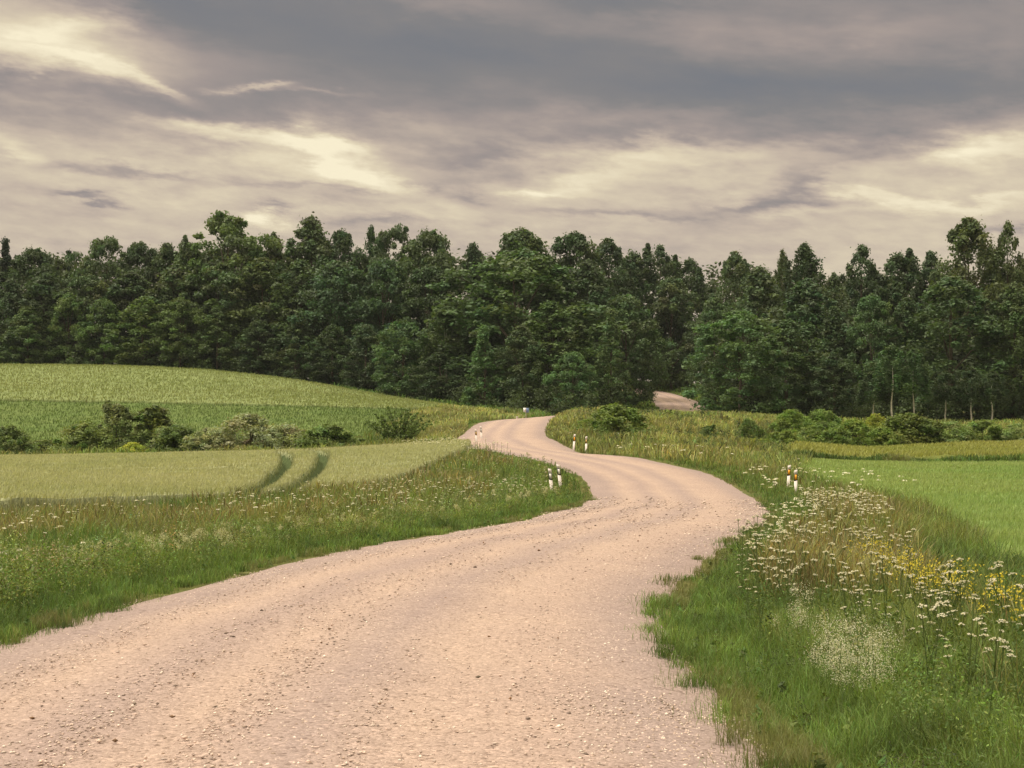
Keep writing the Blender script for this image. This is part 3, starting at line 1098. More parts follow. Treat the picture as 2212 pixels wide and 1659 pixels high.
wheat_poly = [(-60, 37), (-13.6, 37), (-11.5, 39.5), (-9, 42), (-6.6, 45), (-5.3, 52), (-4.3, 60), (-3.6, 68), (-2.7, 80), (-2.3, 92), (-2.6, 100), (-60, 106)]
tl = [(-7.2, 37.5), (-7.0, 43), (-7.6, 50.5), (-8.6, 60), (-9.7, 71), (-11.2, 82), (-12.8, 91), (-14.5, 99)]
tr = [(-5.6, 39.5), (-6.3, 46), (-7.0, 56), (-8.2, 71), (-9.6, 84), (-11, 92), (-12.6, 99)]
cross_a = [(-10.6, 71), (-13, 67.5), (-17, 66.3), (-24, 66)]
crop('wheat_field', wheat_poly, .62, crop_mat('wheat_canopy', (.355, .375, .22), (.295, .335, .18), 2.5),
     'pale ripening wheat field with two curving wheel tracks', 'wheat field', .15, gaps=(tl, tr, cross_a), gapw=.24, bump=.07, bs=1.2,
     blades=(220000, .11, .014, ((.42, .425, .265), (.33, .36, .20)), 'log'), seed=41)
hp = lambda u, d: (X(u, d), d)
crop('pale_hill_field', [hp(-900, 170), hp(-300, 170), hp(0, 170), hp(400, 170), hp(800, 169), hp(880, 172), hp(950, 185), hp(975, 196), hp(965, 203), hp(850, 214), hp(700, 222), hp(500, 227), hp(300, 231), hp(0, 232), hp(-900, 232)], .4,
     crop_mat('pale_crop_canopy', (.19, .245, .10), (.22, .268, .112), 1.0, (.9, .16, 1.1)), 'pale green crop field rising to the crest of the left hill', 'crop field', .7, bump=.12, bs=1.4,
     blades=(60000, .22, .05, ((.215, .26, .105), (.26, .288, .13)), 'lin'), seed=51)
crop('deep_green_field', [hp(-900, 124), hp(0, 124), hp(760, 124), hp(815, 140), hp(860, 155), hp(890, 169.2), hp(800, 168.3), hp(400, 169.2), hp(0, 169.2), hp(-900, 169.2)], .35,
     crop_mat('deep_green_canopy', (.11, .17, .05), (.14, .19, .06), 1.0), 'deep green crop strip below the pale hill field', 'crop field', .6, bump=.1, bs=1.3,
     blades=(45000, .2, .04, ((.105, .168, .054), (.145, .20, .07)), 'lin'), seed=61)
right_poly = [(6.2, 14), (60, 14), (60, 99), hp(2212, 99), hp(1850, 99), hp(1745, 97), hp(1720, 88), hp(1730, 80), hp(1790, 70), (13.6, 60), (12.6, 50), (10.6, 38), (8.6, 30), (7.4, 24), (6.6, 19)]
crop('right_meadow_field', right_poly, .28,
     crop_mat('right_field_canopy', (.205, .315, .10), (.245, .335, .115), 2.0), 'flat light green field on the right beyond the flowers', 'crop field', .3, bump=.07, bs=1.1,
     blades=(200000, .13, .010, ((.215, .325, .105), (.29, .355, .135)), 'log'), seed=71)
crop('tall_crop_strip', [hp(1700, 104), hp(1760, 101.5), hp(1850, 100.5), hp(2212, 100.5), (60, 100.5), (60, 121), hp(2212, 120), hp(1900, 118), hp(1740, 112)], 0.62,
     crop_mat('tall_crop_canopy', (.24, .285, .08), (.27, .295, .09), 2.0), 'taller leafy crop strip with a shaded front edge on the right', 'crop field', .3, bump=.16, bs=1.2,
     blades=(40000, .22, .05, ((.26, .30, .085), (.32, .33, .11)), 'lin'), seed=81)

# ------------------------------------------------------------------ grass and herbs
def blade_mesh(name, x, y, h, w, lean, rgb, head, rng, mat, label, cat):
    """head: width factor of the upper part (seed heads > 1)"""
    n = len(x)
    z = ground(x, y) - .03
    e_ = edge(x, y)
    z = z - .22 * np.clip((-e_ - .1) / .8, 0, 1) + np.where(e_ < .25, .05, 0)
    yaw = rng.rand(n) * 6.28
    c, s = np.cos(yaw) * w / 2, np.sin(yaw) * w / 2
    la = rng.rand(n) * 6.28
    lx, ly = np.cos(la) * lean * h, np.sin(la) * lean * h
    P0 = np.c_[x, y, z]
    M1 = np.c_[x + lx * .12, y + ly * .12, z + h * .42]
    M2 = np.c_[x + lx * .5, y + ly * .5, z + h * .80]
    TP = np.c_[x + lx, y + ly, z + h * np.sqrt(np.clip(1 - lean ** 2 * .4, .3, 1))]
    S = np.c_[c, s, np.zeros(n)]
    hd = np.asarray(head).reshape(-1, 1)
    V = np.stack([P0 - S, P0 + S, M1 - S * .85, M1 + S * .85, M2 - S * .7 * hd, M2 + S * .7 * hd, TP], 1).reshape(-1, 3)
    a = np.arange(n) * 7
    Q = np.r_[np.c_[a, a + 1, a + 3, a + 2], np.c_[a + 2, a + 3, a + 5, a + 4]]
    T = np.c_[a + 4, a + 5, a + 6]
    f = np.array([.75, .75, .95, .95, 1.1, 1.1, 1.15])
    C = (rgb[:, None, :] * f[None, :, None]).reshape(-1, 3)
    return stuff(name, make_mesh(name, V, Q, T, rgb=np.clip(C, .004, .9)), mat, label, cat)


def scatter(n, rng, d0, d1, side, e0, e1, umax=.37, log=1.0):
    """points off the road edge (e0..e1 m), denser near the viewer"""
    xs, ys = [], []
    m = 0
    for _ in range(200):
        k = n * 2
        d = d0 * (d1 / d0) ** rng.rand(k)
        x = (rng.rand(k) * 2 - 1) * (umax * d + 1.0)
        e = edge(x, d)
        l = lat(x, d)
        ok = (e > e0) & (e < e1) & (l * side > 0)
        xs.append(x[ok])
        ys.append(d[ok])
        m += ok.sum()
        if m >= n:
            break
    x, y = np.concatenate(xs)[:n], np.concatenate(ys)[:n]
    return x, y


SG, RG, OG, TG, YGc = np.array((.148, .228, .058)), np.array((.102, .17, .048)), np.array((.20, .215, .078)), np.array((.26, .245, .12)), np.array((.20, .265, .058))


def tintmix(rng, x, y, a, b, s, seed, sd=.22):
    f = np.clip(fbm(x, y, s, seed) * 2.4 - .7, 0, 1)[:, None]
    c = (a * (1 - f) + b * f) * (.1 + 1.8 * fbm(x, y, .45, seed + 70))[:, None]
    return c * (1 + sd * rng.normal(size=(len(x), 1))) * (1 + .08 * rng.normal(size=(len(x), 3)))


def bw(y, k=.00030, lo=.0035):
    return np.maximum(lo, k * y)


rng = R(77)
# 1 short verge grass by the road, both sides
for side, nm, n in ((-1, 'left', 90000), (1, 'right', 125000)):
    x, y = scatter(n, rng, 6, 150, side, -.15, 2.4)
    e_ = edge(x, y)
    k = e_ > .10 + .7 * (fbm(x, y, 1.1, 31) - .47)
    x, y, e_ = x[k], y[k], e_[k]
    h = (.07 + .20 * np.clip(e_ / 1.0, 0, 1.2)) * (.5 + .9 * rng.rand(len(x))) * (.7 + .6 * fbm(x, y, .8, 33))
    rgb = tintmix(rng, x, y, SG, RG, 1.6, 35)
    nt_ = 300
    tx_, ty_ = scatter(nt_, rng, 6, 60, side, -.12, .75)
    m_ = rng.randint(25, 110, len(tx_))
    ti = np.repeat(np.arange(len(tx_)), m_)
    tr_ = (.05 + .16 * rng.rand(len(tx_)) ** 2)[ti]
    x = np.r_[x, tx_[ti] + rng.normal(size=len(ti)) * tr_]
    y = np.r_[y, ty_[ti] + rng.normal(size=len(ti)) * tr_]
    e_ = np.r_[e_, edge(x[-len(ti):], y[-len(ti):])]
    th = (.05 + .11 * rng.rand(len(tx_)))[ti] * (.5 + .8 * rng.rand(len(ti)))
    h = np.r_[h, th]
    rgb = np.r_[rgb, tintmix(rng, x[-len(ti):], y[-len(ti):], SG, RG, .8, 36)]
    dry = (e_ < .35) & (fbm(x, y, 1.7, 37) > .55)
    rgb[dry] = rgb[dry] * .4 + TG * .5
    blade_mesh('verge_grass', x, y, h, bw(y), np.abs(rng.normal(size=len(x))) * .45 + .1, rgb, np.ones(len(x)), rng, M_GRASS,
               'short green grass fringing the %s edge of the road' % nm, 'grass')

# 2 medium meadow, mixed greens
for side, nm, n, e0, e1 in ((-1, 'left', 150000, 1.0, 9), (1, 'right', 120000, .9, 6)):
    x, y = scatter(n, rng, 5.5, 150, side, e0, e1)
    k = ~inpoly(x, y, wheat_poly)
    if side > 0:
        k &= ~inpoly(x, y, right_poly)
    x, y = x[k], y[k]
    e_ = edge(x, y)
    h = (.22 + .30 * np.clip((e_ - e0) / 2, 0, 1)) * (.55 + .9 * rng.rand(len(x))) * (.7 + .6 * fbm(x, y, 1.0, 43))
    rgb = tintmix(rng, x, y, RG * 1.15, OG, 2.2, 45)
    lite = fbm(x, y, .6, 48) > .62
    rgb[lite] = rgb[lite] * .5 + YGc * .55
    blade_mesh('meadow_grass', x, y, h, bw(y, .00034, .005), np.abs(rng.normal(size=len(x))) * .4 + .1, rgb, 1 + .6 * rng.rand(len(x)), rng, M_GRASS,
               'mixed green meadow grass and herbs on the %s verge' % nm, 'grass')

# 3 tall seeding grass, tan and brown
for side, nm, n, e0, e1 in ((-1, 'left', 12000, 2.8, 9), (1, 'right', 18000, 1.2, 3.4)):
    x, y = scatter(n * 2, rng, 7, 115, side, e0, e1)
    f = fbm(x, y, 2.6, 53) + .16 * np.clip((edge(x, y) - e0) / (e1 - e0) * 2 - .6, -1, 1)
    k = (f > .50 + .16 * (side > 0) * (y < 17) + .05 * (side < 0) * (y < 24)) & ~inpoly(x, y, wheat_poly)
    if side > 0:
        k &= ((y < 54) & (y > 18)) | (rng.rand(len(x)) < .05)
    x, y = x[k][:n], y[k][:n]
    h = (.62 + .34 * rng.rand(len(x))) * (.8 + .35 * fbm(x, y, 1.5, 55)) * (.92 if side > 0 else .95)
    rgb = tintmix(rng, x, y, TG, OG, 1.8, 57, .28)
    red = rng.rand(len(x)) < .14
    rgb[red] = rgb[red] * np.array((.95, .72, .62))
    blade_mesh('seeding_grass', x, y, h, bw(y, .00026, .0032), np.abs(rng.normal(size=len(x))) * .3 + .05, rgb, 1.5 + 2.5 * rng.rand(len(x)), rng, M_GRASS,
               'tall tan seeding grass standing in the %s verge' % nm, 'grass')

# 4 rough grass on the mound, beyond the bend, round the hedgerow and over the far banks
def rough(name, n, poly, h0, ca, cb, label, seed, wk=.00040):
    rng = R(seed)
    P = np.array(poly)
    xs, ys, m = [], [], 0
    while m < n:
        x = P[:, 0].min() + np.ptp(P[:, 0]) * rng.rand(n)
        y = P[:, 1].min() + np.ptp(P[:, 1]) * rng.rand(n)
        k = inpoly(x, y, poly) & (edge(x, y) > .05)
        xs.append(x[k])
        ys.append(y[k])
        m += k.sum()
    x, y = np.concatenate(xs)[:n], np.concatenate(ys)[:n]
    h = h0 * (.4 + .9 * rng.rand(n)) * (.5 + fbm(x, y, 2.5, seed + 1)) * np.clip(.45 + edge(x, y) / 2.5, .3, 1)
    rgb = tintmix(rng, x, y, np.array(ca), np.array(cb), 5, seed + 2) * (.35 + 1.7 * fbm(x, y, 3.2, seed + 30))[:, None]
    f = (fbm(x, y, 4.0, seed + 9) > .66)
    rgb[f] = rgb[f] * .5 + TG * .55
    blade_mesh(name, x, y, h, bw(y, wk), np.abs(rng.normal(size=n)) * .35 + .1, rgb, 1 + 1.3 * rng.rand(n), rng, M_GRASS, label, 'grass')


rough('rough_grass', 60000, [hp(1200, 96), hp(1560, 84), hp(1690, 76), hp(1760, 90), hp(1720, 112), hp(1750, 130), hp(1750, 172), hp(1400, 172), hp(1180, 155), hp(1170, 118)], .62, (.165, .21, .072), (.235, .235, .092),
      'rough yellowing grass over the mound beyond the bend', 201)
rough('rough_grass', 26000, [hp(860, 108), hp(1010, 104), hp(1010, 150), hp(1130, 162), hp(1130, 190), hp(980, 206), hp(955, 190), hp(895, 168), hp(830, 140), hp(770, 118)], .6, (.19, .235, .088), (.25, .255, .108),
      'yellow-green rough grass on the left bank of the road crest', 211)
rough('rough_grass', 16000, [hp(-200, 107), hp(860, 103), hp(860, 130), hp(-200, 130)], .8, RG, OG, 'long grass round the foot of the field hedgerow', 221)
rough('rough_grass', 14000, [hp(1690, 126), hp(2400, 128), hp(2400, 178), hp(1690, 172)], .7, SG * .9, OG, 'long grass below the shrub belt on the right', 231)
rough('rough_grass', 9000, [hp(1330, 215), hp(1600, 215), hp(1600, 290), hp(1330, 290)], .6, RG, SG, 'green grass on the banks of the forest road', 241)
rough('rough_grass', 14000, [hp(500, 229), hp(700, 224), hp(850, 216), hp(1000, 200), hp(1160, 176), hp(1200, 185), hp(1060, 205), hp(850, 226), hp(600, 240)], .9, RG * .9, RG * 1.1, 'dark green grass at the foot of the wood on the hill', 251)
rough('strip_front_shade', 9000, [hp(1690, 98.6), hp(1850, 98.6), hp(2400, 98.6), hp(2400, 100.4), hp(1850, 100.4), hp(1740, 101.6)], .62, RG * .75, SG * .7, 'dark blades added as shade along the front edge of the tall crop strip', 261)  # darkened blades stand in for shade on the strip's front face
rr9 = R(270)
mx_, my_ = [], []
for i in range(70):
    u_, d_ = 1250 + 480 * rr9.rand(), 101 + 50 * rr9.rand()
    k_ = rr9.randint(4, 12)
    mx_.append(X(u_, d_) + rr9.normal(size=k_) * .9)
    my_.append(d_ + rr9.normal(size=k_) * .9)
mx_, my_ = np.concatenate(mx_), np.concatenate(my_)
k = edge(mx_, my_) > 1.5
exec_herbs = (mx_[k], my_[k])
# dark green weeds in the hollow on the right
x, y = scatter(80000, R(301), 5, 27, 1, 2.9, 12, .6)
k = ~inpoly(x, y, right_poly) | (edge(x, y) < 5.5 + 2.5 * fbm(x, y, 2.0, 306))
x, y = x[k], y[k]
rr_ = R(302)
h = (.3 + .4 * rr_.rand(len(x))) * (.6 + .7 * fbm(x, y, 1.3, 303))
blade_mesh('hollow_weeds', x, y, h, bw(y, .0005, .008), np.abs(rr_.normal(size=len(x))) * .4 + .15, tintmix(rr_, x, y, RG * .8, SG * .75, 2.0, 305), 1.6 + rr_.rand(len(x)), rr_, M_GRASS,
           'dark green weeds in the hollow right of the yellow flowers', 'weeds')

# ------------------------------------------------------------------ leafy herbs (docks, mugwort) along the verges
def herbs(name, x, y, hmax, per, ls, base, label, seed, var=.25):
    rng = R(seed)
    n = len(x)
    idx = np.repeat(np.arange(n), per)
    k = len(idx)
    hh = hmax * (.5 + .7 * rng.rand(n))
    t = rng.rand(k) ** .8
    rad = .16 * hmax / .5 * (1 - t * .5)
    a = rng.rand(k) * 6.28
    P = np.c_[x[idx] + np.cos(a) * rad * rng.rand(k), y[idx] + np.sin(a) * rad * rng.rand(k), ground(x, y)[idx] + t * hh[idx]]
    nr = unit(np.c_[np.cos(a), np.sin(a), np.full(k, .9)] + rng.normal(size=(k, 3)) * .5)
    V, Q = leaf_quads(P, nr, np.maximum(ls, .00045 * y[idx]) * (.6 + .8 * rng.rand(k)), rng, .4)
    c = np.array(base) * (1 + var * rng.normal(size=(n, 1)))[idx] * (1 + .12 * rng.normal(size=(n, 3)))[idx] * (1 + .2 * rng.normal(size=(k, 1)))
    return stuff(name, make_mesh(name, V, Q, rgb=np.repeat(np.clip(c, .01, .8), 4, 0)), M_GRASS, label, 'herbs')


herbs('rough_weeds', exec_herbs[0], exec_herbs[1], .95, 70, .05, (.11, .15, .055), 'scrubby weeds tufted through the rough grass beyond the bend', 409, .4)
x, y = scatter(5200, R(405), 9, 100, -1, .7, 8)
k = ~inpoly(x, y, wheat_poly)
herbs('mixed_herbs', x[k], y[k], .50, 34, .016, (.165, .22, .065), 'broad-leaved green herbs filling the left verge', 406, .35)
x, y = scatter(3000, R(407), 7, 60, 1, .9, 6)
k = ~inpoly(x, y, right_poly)
herbs('mixed_herbs', x[k], y[k], .42, 36, .013, (.145, .215, .06), 'broad-leaved green herbs filling the right verge', 408, .35)
for side, nm, sd_ in ((-1, 'left', 431), (1, 'right', 433)):
    x, y = scatter(260, R(sd_), 7, 50, side, .15, 2.0)
    herbs('rosette_weeds', x, y, .14, 20, .028, (.11, .17, .052), 'low broad-leaved weeds along the %s gravel edge' % nm, sd_ + 1, .2)
x, y = scatter(1500, R(401), 8, 90, -1, .6, 6.5)
k = fbm(x, y, 1.6, 402) > .5
herbs('leafy_herbs', x[k], y[k], .34, 60, .014, (.085, .14, .04), 'darker leafy herbs dotted through the left verge', 403)
x, y = scatter(900, R(411), 6, 60, 1, .35, 2.2)
k = fbm(x, y, 1.1, 412) > .5
herbs('leafy_herbs', x[k], y[k], .26, 100, .008, (.085, .13, .045), 'dark feathery herbs on the right gravel edge', 413)
x, y = scatter(1700, R(421), 10, 80, -1, 1.2, 7)
k = (fbm(x, y, 1.5, 422) > .48) & ~inpoly(x, y, wheat_poly)
herbs('pale_herbs', x[k], y[k], .62, 42, .016, (.34, .36, .20), 'pale creamy herbs among the grass of the left verge', 423)


# ------------------------------------------------------------------ flowers
def disc_cluster(rng, C, r, n, ds, dome=.25, thick=.3):
    """n little blossoms over a flat-topped dome of radius r at each centre"""
    k = len(C)
    idx = np.repeat(np.arange(k), n)
    m = len(idx)
    a = rng.rand(m) * 6.28
    q = np.sqrt(rng.rand(m))
    rr = r[idx] * q
    P = C[idx] + np.c_[np.cos(a) * rr, np.sin(a) * rr, -q * q * r[idx] * dome + rng.normal(size=m) * r[idx] * .07]
    nr = unit(np.c_[np.cos(a) * q * .6, np.sin(a) * q * .6, np.ones(m)] + rng.normal(size=(m, 3)) * thick)
    V, Q = leaf_quads(P, nr, ds[idx] * (.7 + .6 * rng.rand(m)), rng, .9)
    return V, Q, idx


def stems(mb, x, y, z0, z1, w, c, rng):
    n = len(x)
    a = rng.rand(n) * 6.28
    dx, dy = np.cos(a) * w / 2, np.sin(a) * w / 2
    lx, ly = rng.normal(size=n) * .04, rng.normal(size=n) * .04
    V = np.stack([np.c_[x + lx - dx, y + ly - dy, z0], np.c_[x + lx + dx, y + ly + dy, z0], np.c_[x + dx, y + dy, z1], np.c_[x - dx, y - dy, z1]], 1).reshape(-1, 3)
    mb.add(V, np.arange(n * 4).reshape(n, 4), None, c)


def umbel_proto(seed, H, heads):
    """one flowering plant: stems and leaves, and its white heads"""
    rng = R(seed)
    st = MB()
    n = 7
    f = np.linspace(0, 1, n)
    bend = np.c_[np.sin(f * 2) * .03, f * f * .04, f * H]
    st.add(*tube(bend, .0045 * (1 - .4 * f), 4), None, (.12, .17, .05))
    hv, hq, hn = [], [], 0
    for i in range(heads):
        if i == 0:
            tip = bend[-1]
        else:
            k = rng.randint(3, 6)
            a = rng.rand() * 6.28
            tip = bend[k] + np.array([math.cos(a) * .10, math.sin(a) * .10, (1 - f[k]) * H * (.65 + .3 * rng.rand())])
            st.add(*tube([bend[k], (bend[k] + tip) / 2 + [0, 0, -.01], tip], .003, 4), None, (.12, .17, .05))
        r = np.array([.024 + .013 * rng.rand()]) * (1 if i == 0 else .8)
        for q in range(8):
            a = q / 8 * 6.28
            st.add(*tube([tip - [0, 0, .035], tip + np.array([math.cos(a) * r[0] * .7, math.sin(a) * r[0] * .7, -.004])], .0012, 3), None, (.14, .19, .06))
        nu = 11
        ua, uq = rng.rand(nu) * 6.28, np.sqrt(np.linspace(.02, 1, nu))
        uc = tip + np.c_[np.cos(ua + np.arange(nu) * 2.4) * uq * r[0], np.sin(ua + np.arange(nu) * 2.4) * uq * r[0], -.32 * uq ** 2 * r[0] + rng.normal(size=nu) * .0025]
        V, Q, _ = disc_cluster(rng, uc, np.full(nu, r[0] * .26), 9, np.full(nu, .0038), .5, .6)
        c = np.clip(np.array((.78, .76, .68)) * (1 + .1 * rng.normal(size=(len(V) // 4, 1))), .3, .9)
        hm = make_mesh('umbel_head', V, Q, rgb=np.repeat(c, 4, 0))
        hm.materials.append(M_PETAL)
        hv.append(hm)
    # feathery leaves on the stem
    m = 60
    t = rng.rand(m) * .7
    a = rng.rand(m) * 6.28
    P = np.c_[np.cos(a) * .07 * rng.rand(m), np.sin(a) * .07 * rng.rand(m), t * H]
    V, Q = leaf_quads(P, unit(np.c_[np.cos(a), np.sin(a), np.ones(m)]), .018 * (.5 + rng.rand(m)), rng, .35)
    st.add(V, Q, None, (.08, .13, .035))
    sm = st.mesh('umbel_stem')
    sm.materials.append(M_GRASS)
    return sm, hv


UP = [umbel_proto(500 + i, .78 + .06 * (i % 3), 1 + i % 3) for i in range(6)]


def umbel_density(x, y):
    return fbm(x, y, 2.4, 511)


rng = R(520)
x, y = scatter(1300, rng, 8.5, 53, 1, .8, 3.0)
x2_ = 53 * rng.rand(16000) * .37
y2_ = 19 + 34 * rng.rand(16000)
k = (edge(x2_, y2_) > .9) & (edge(x2_, y2_) < 3.1) & (lat(x2_, y2_) > 0)
x, y = np.r_[x, x2_[k][:1300]], np.r_[y, y2_[k][:1300]]
dn = fbm(x, y, 1.9, 521) + .10 * np.clip((y - 16) / 8, -1, .4) - .12 * (rng.rand(len(x)) < .4)
k = ((dn > .45) | (y < 12.5)) & ((y > 13) | ((rng.rand(len(x)) < .22) & (edge(x, y) > 1.3))) & (rng.rand(len(x)) < .85)
x, y = x[k], y[k]
near = np.argsort(y)[:300]
far_r = np.setdiff1d(np.arange(len(x)), near)
for i in near:
    sm, hm = UP[rng.randint(len(UP))]
    t = bpy.data.objects.new('white_umbel_flower', sm)
    col.objects.link(t)
    s = .6 + .55 * rng.rand()
    t.location = (x[i], y[i], float(ground(x[i], y[i])) - .03)
    t.rotation_euler = (rng.normal() * .13, rng.normal() * .13, rng.rand() * 6.28)
    t.scale = (s * 1.1, s * 1.1, s)
    tag(t, 'white flat-topped umbel flower standing in the near right verge', 'wildflower', 'white umbel flowers of the right verge')
    for q in hm:
        o = bpy.data.objects.new('flower_head', q)
        col.objects.link(o)
        o.parent = t


def far_umbels(name, x, y, hlo, hhi, rlo, rhi, label, seed, colr=(.74, .73, .63), per=14, dome=.25):
    rng = R(seed)
    z0 = ground(x, y)
    n = len(x)
    h = hlo + (hhi - hlo) * rng.rand(n)
    mb = MB()
    stems(mb, x, y, z0, z0 + h, np.maximum(.005, .00016 * y), (.11, .15, .05), rng)
    r = rlo + (rhi - rlo) * rng.rand(n)
    V, Q, idx = disc_cluster(rng, np.c_[x, y, z0 + h], r, per, r * .32, dome, .4)
    c = np.array(colr) * (1 + .12 * rng.normal(size=(len(idx), 1)))
    mb.add(V, Q, None, np.repeat(np.clip(c, .05, .9), 4, 0))
    stuff(name, mb.mesh(name), M_PETAL, label, 'wildflowers')


far_umbels('white_umbel_flowers', x[far_r], y[far_r], .45, .85, .024, .05, 'drift of white umbel flowers further along the right verge', 531)
rng = R(540)
x, y = scatter(2600, rng, 14, 110, -1, 1.5, 7.5)
k = (fbm(x, y, 2.6, 541) + .12 * (y > 30) - .05 * (y < 26) > .52) & ~inpoly(x, y, wheat_poly)
far_umbels('white_umbel_flowers', x[k], y[k], .4, .85, .016, .044, 'scattered white umbel flowers over the left verge', 543)
x, y = scatter(260, R(545), 85, 108, -1, .6, 4.0)
far_umbels('white_umbel_flowers', x, y, .5, .9, .03, .07, 'white flowers capping the grassy tip left of the road', 546)
x, y = scatter(420, R(547), 60, 120, 1, .8, 7)
k = fbm(x, y, 3, 548) > .55
far_umbels('white_umbel_flowers', x[k], y[k], .3, .7, .05, .13, 'white flower patches in the grass beyond the bend', 549)


def froth(name, cen, n, label, seed, colr=(.66, .66, .53), lo=.2, hi=.6, rad=.055):
    rng = R(seed)
    P = []
    for cx, cy, sx, sy, w in cen:
        m = int(n * w)
        P.append(np.c_[cx + rng.normal(size=m) * sx, cy + rng.normal(size=m) * sy])
    P = np.concatenate(P)
    x, y = P[:, 0], P[:, 1]
    k = edge(x, y) > .2
    x, y = x[k], y[k]
    m = len(x)
    z0 = ground(x, y)
    h = lo + (hi - lo) * rng.rand(m)
    mb = MB()
    stems(mb, x, y, z0, z0 + h, np.full(m, .004), (.10, .15, .05), rng)
    idx = np.repeat(np.arange(m), 130)
    r = np.maximum(.5, rng.rand(m))
    d = rng.normal(size=(len(idx), 3)) * np.array([rad, rad, rad * 1.15]) * r[idx][:, None]
    Pp = np.c_[x, y, z0 + h - .04][idx] + d
    V, Q = leaf_quads(Pp, unit(rng.normal(size=(len(idx), 3)) + [0, 0, .5]), 0.0036 * (.7 + .6 * rng.rand(len(idx))) * np.maximum(1, y[idx] / 16), rng, .9)
    c = np.array(colr) * (1 + .12 * rng.normal(size=(len(idx), 1)))
    mb.add(V, Q, None, np.repeat(np.clip(c, .05, .9), 4, 0))
    stuff(name, mb.mesh(name), M_PETAL, label, 'wildflowers')


def pt(u, v, z):
    d = (EYE - z) * FPX / (v - HV)
    return X(u, d), d


a1, a2, a3 = pt(1835, 1440, .15), pt(1730, 1350, .1), pt(1690, 1610, .1)
froth('frothy_bedstraw', [*[(a1[0] + ox, a1[1] + oy, 0.04, .08, .075) for ox, oy in ((0, 0), (-.12, .35), (.13, .2), (.05, -.4), (-.1, -.2), (.2, -.15), (.1, .6))], (a2[0], a2[1], .08, .3, .16), (a3[0], a3[1], .035, .09, .10)], 120, 'frothy creamy-white bedstraw clump leaning out on the right verge', 561)
x, y = scatter(520, R(565), 12, 60, -1, 1.2, 4.5)
k = fbm(x, y, 1.4, 566) > .54
froth('frothy_bedstraw', [(a, b, .05, .12, .02) for a, b in zip(x[k], y[k])], 200, 'creamy spires of small flowers dotted along the left verge', 567, (.55, .56, .38), .2, .5, .035)

# yellow flowers on the far side of the right verge
Y = []
rng = R(571)
line = [(5.2, 24), (4.85, 22), (4.55, 19.5), (4.4, 17), (4.3, 15), (4.2, 13), (4.1, 11)]
Lx = np.array(line)
n = 260
yy = 11.5 + 11.5 * rng.rand(n)
xx = np.interp(yy, Lx[::-1, 1], Lx[::-1, 0]) + rng.normal(size=n) * .2
k = fbm(xx, yy, 1.2, 572) > .38
xx, yy = xx[k], yy[k]
n = len(xx)
z0 = ground(xx, yy)
h = .55 + .3 * rng.rand(n)
mb = MB()
stems(mb, xx, yy, z0, z0 + h, np.full(n, .007), (.10, .16, .04), rng)
idx = np.repeat(np.arange(n), 14)
Pp = np.c_[xx, yy, z0 + h - .05][idx] + rng.normal(size=(len(idx), 3)) * [.04, .04, .05]
V, Q = leaf_quads(Pp, unit(rng.normal(size=(len(idx), 3)) + [0, -.3, .6]), .0105 * (.7 + .6 * rng.rand(len(idx))), rng, .8)
mb.add(V, Q, None, np.repeat(np.array((.68, .58, .08)) * (1 + .12 * rng.normal(size=(len(idx), 1))), 4, 0))
m = len(idx)
idx = np.repeat(np.arange(n), 16)
Pp = np.c_[xx, yy, z0][idx] + np.c_[rng.normal(size=(len(idx), 2)) * .07, rng.rand(len(idx)) * .5]
V, Q = leaf_quads(Pp, unit(rng.normal(size=(len(idx), 3)) + [0, 0, .6]), .03 * (.6 + .7 * rng.rand(len(idx))), rng, .4)
mb.add(V, Q, None, (.06, .11, .03))
stuff('yellow_flowers', mb.mesh('yellow_flowers'), M_PETAL, 'band of bright yellow flowers along the edge of the right field', 'wildflowers')

# ------------------------------------------------------------------ loose stones on the road
def stones(name, n, label, seed, d0, d1, smin, smax, cols, fe):
    rng = R(seed)
    base = np.array([(1, 0, 0), (0, 1, 0), (-1, 0, 0), (0, -1, 0), (0, 0, .8), (0, 0, -.6)], float)
    tri = np.array([(0, 1, 4), (1, 2, 4), (2, 3, 4), (3, 0, 4), (1, 0, 5), (2, 1, 5), (3, 2, 5), (0, 3, 5)])
    xs, ys, m = [], [], 0
    while m < n:
        k = n * 2
        d = d0 * (d1 / d0) ** rng.rand(k)
        x = (rng.rand(k) * 2 - 1) * (.36 * d + 1)
        e = edge(x, d)
        ok = (e < .5) & (rng.rand(k) < fe(e, x, d))
        xs.append(x[ok])
        ys.append(d[ok])
        m += ok.sum()
    x, y = np.concatenate(xs)[:n], np.concatenate(ys)[:n]
    s = (smin + (smax - smin) * rng.rand(n) ** 2.5) * np.maximum(1, y / 18)
    e = edge(x, y)
    a = np.clip(1 + e / 2.8, 0, 1)
    z = ground(x, y) + .085 - .075 * a * a - .03 * np.clip((a - .9) / .1, 0, 1)
    B = base[None] * (1 + .35 * rng.normal(size=(n, 6, 1)))
    yaw = rng.rand(n) * 6.28
    c, sn = np.cos(yaw), np.sin(yaw)
    B = B * np.stack([np.ones(n), .6 + .4 * rng.rand(n), .45 + .35 * rng.rand(n)], 1)[:, None]
    Bx = B[..., 0] * c[:, None] - B[..., 1] * sn[:, None]
    By = B[..., 0] * sn[:, None] + B[..., 1] * c[:, None]
    V = np.stack([Bx, By, B[..., 2]], -1) * s[:, None, None] + np.c_[x, y, z + s * .25][:, None]
    T = (tri[None] + (np.arange(n) * 6)[:, None, None]).reshape(-1, 3)
    cc = np.array(cols)[rng.randint(len(cols), size=n)] * (1 + .15 * rng.normal(size=(n, 1)))
    stuff(name, make_mesh(name, V.reshape(-1, 3), None, T, rgb=np.repeat(np.clip(cc, .02, .9), 6, 0)), M_STN, label, 'gravel')


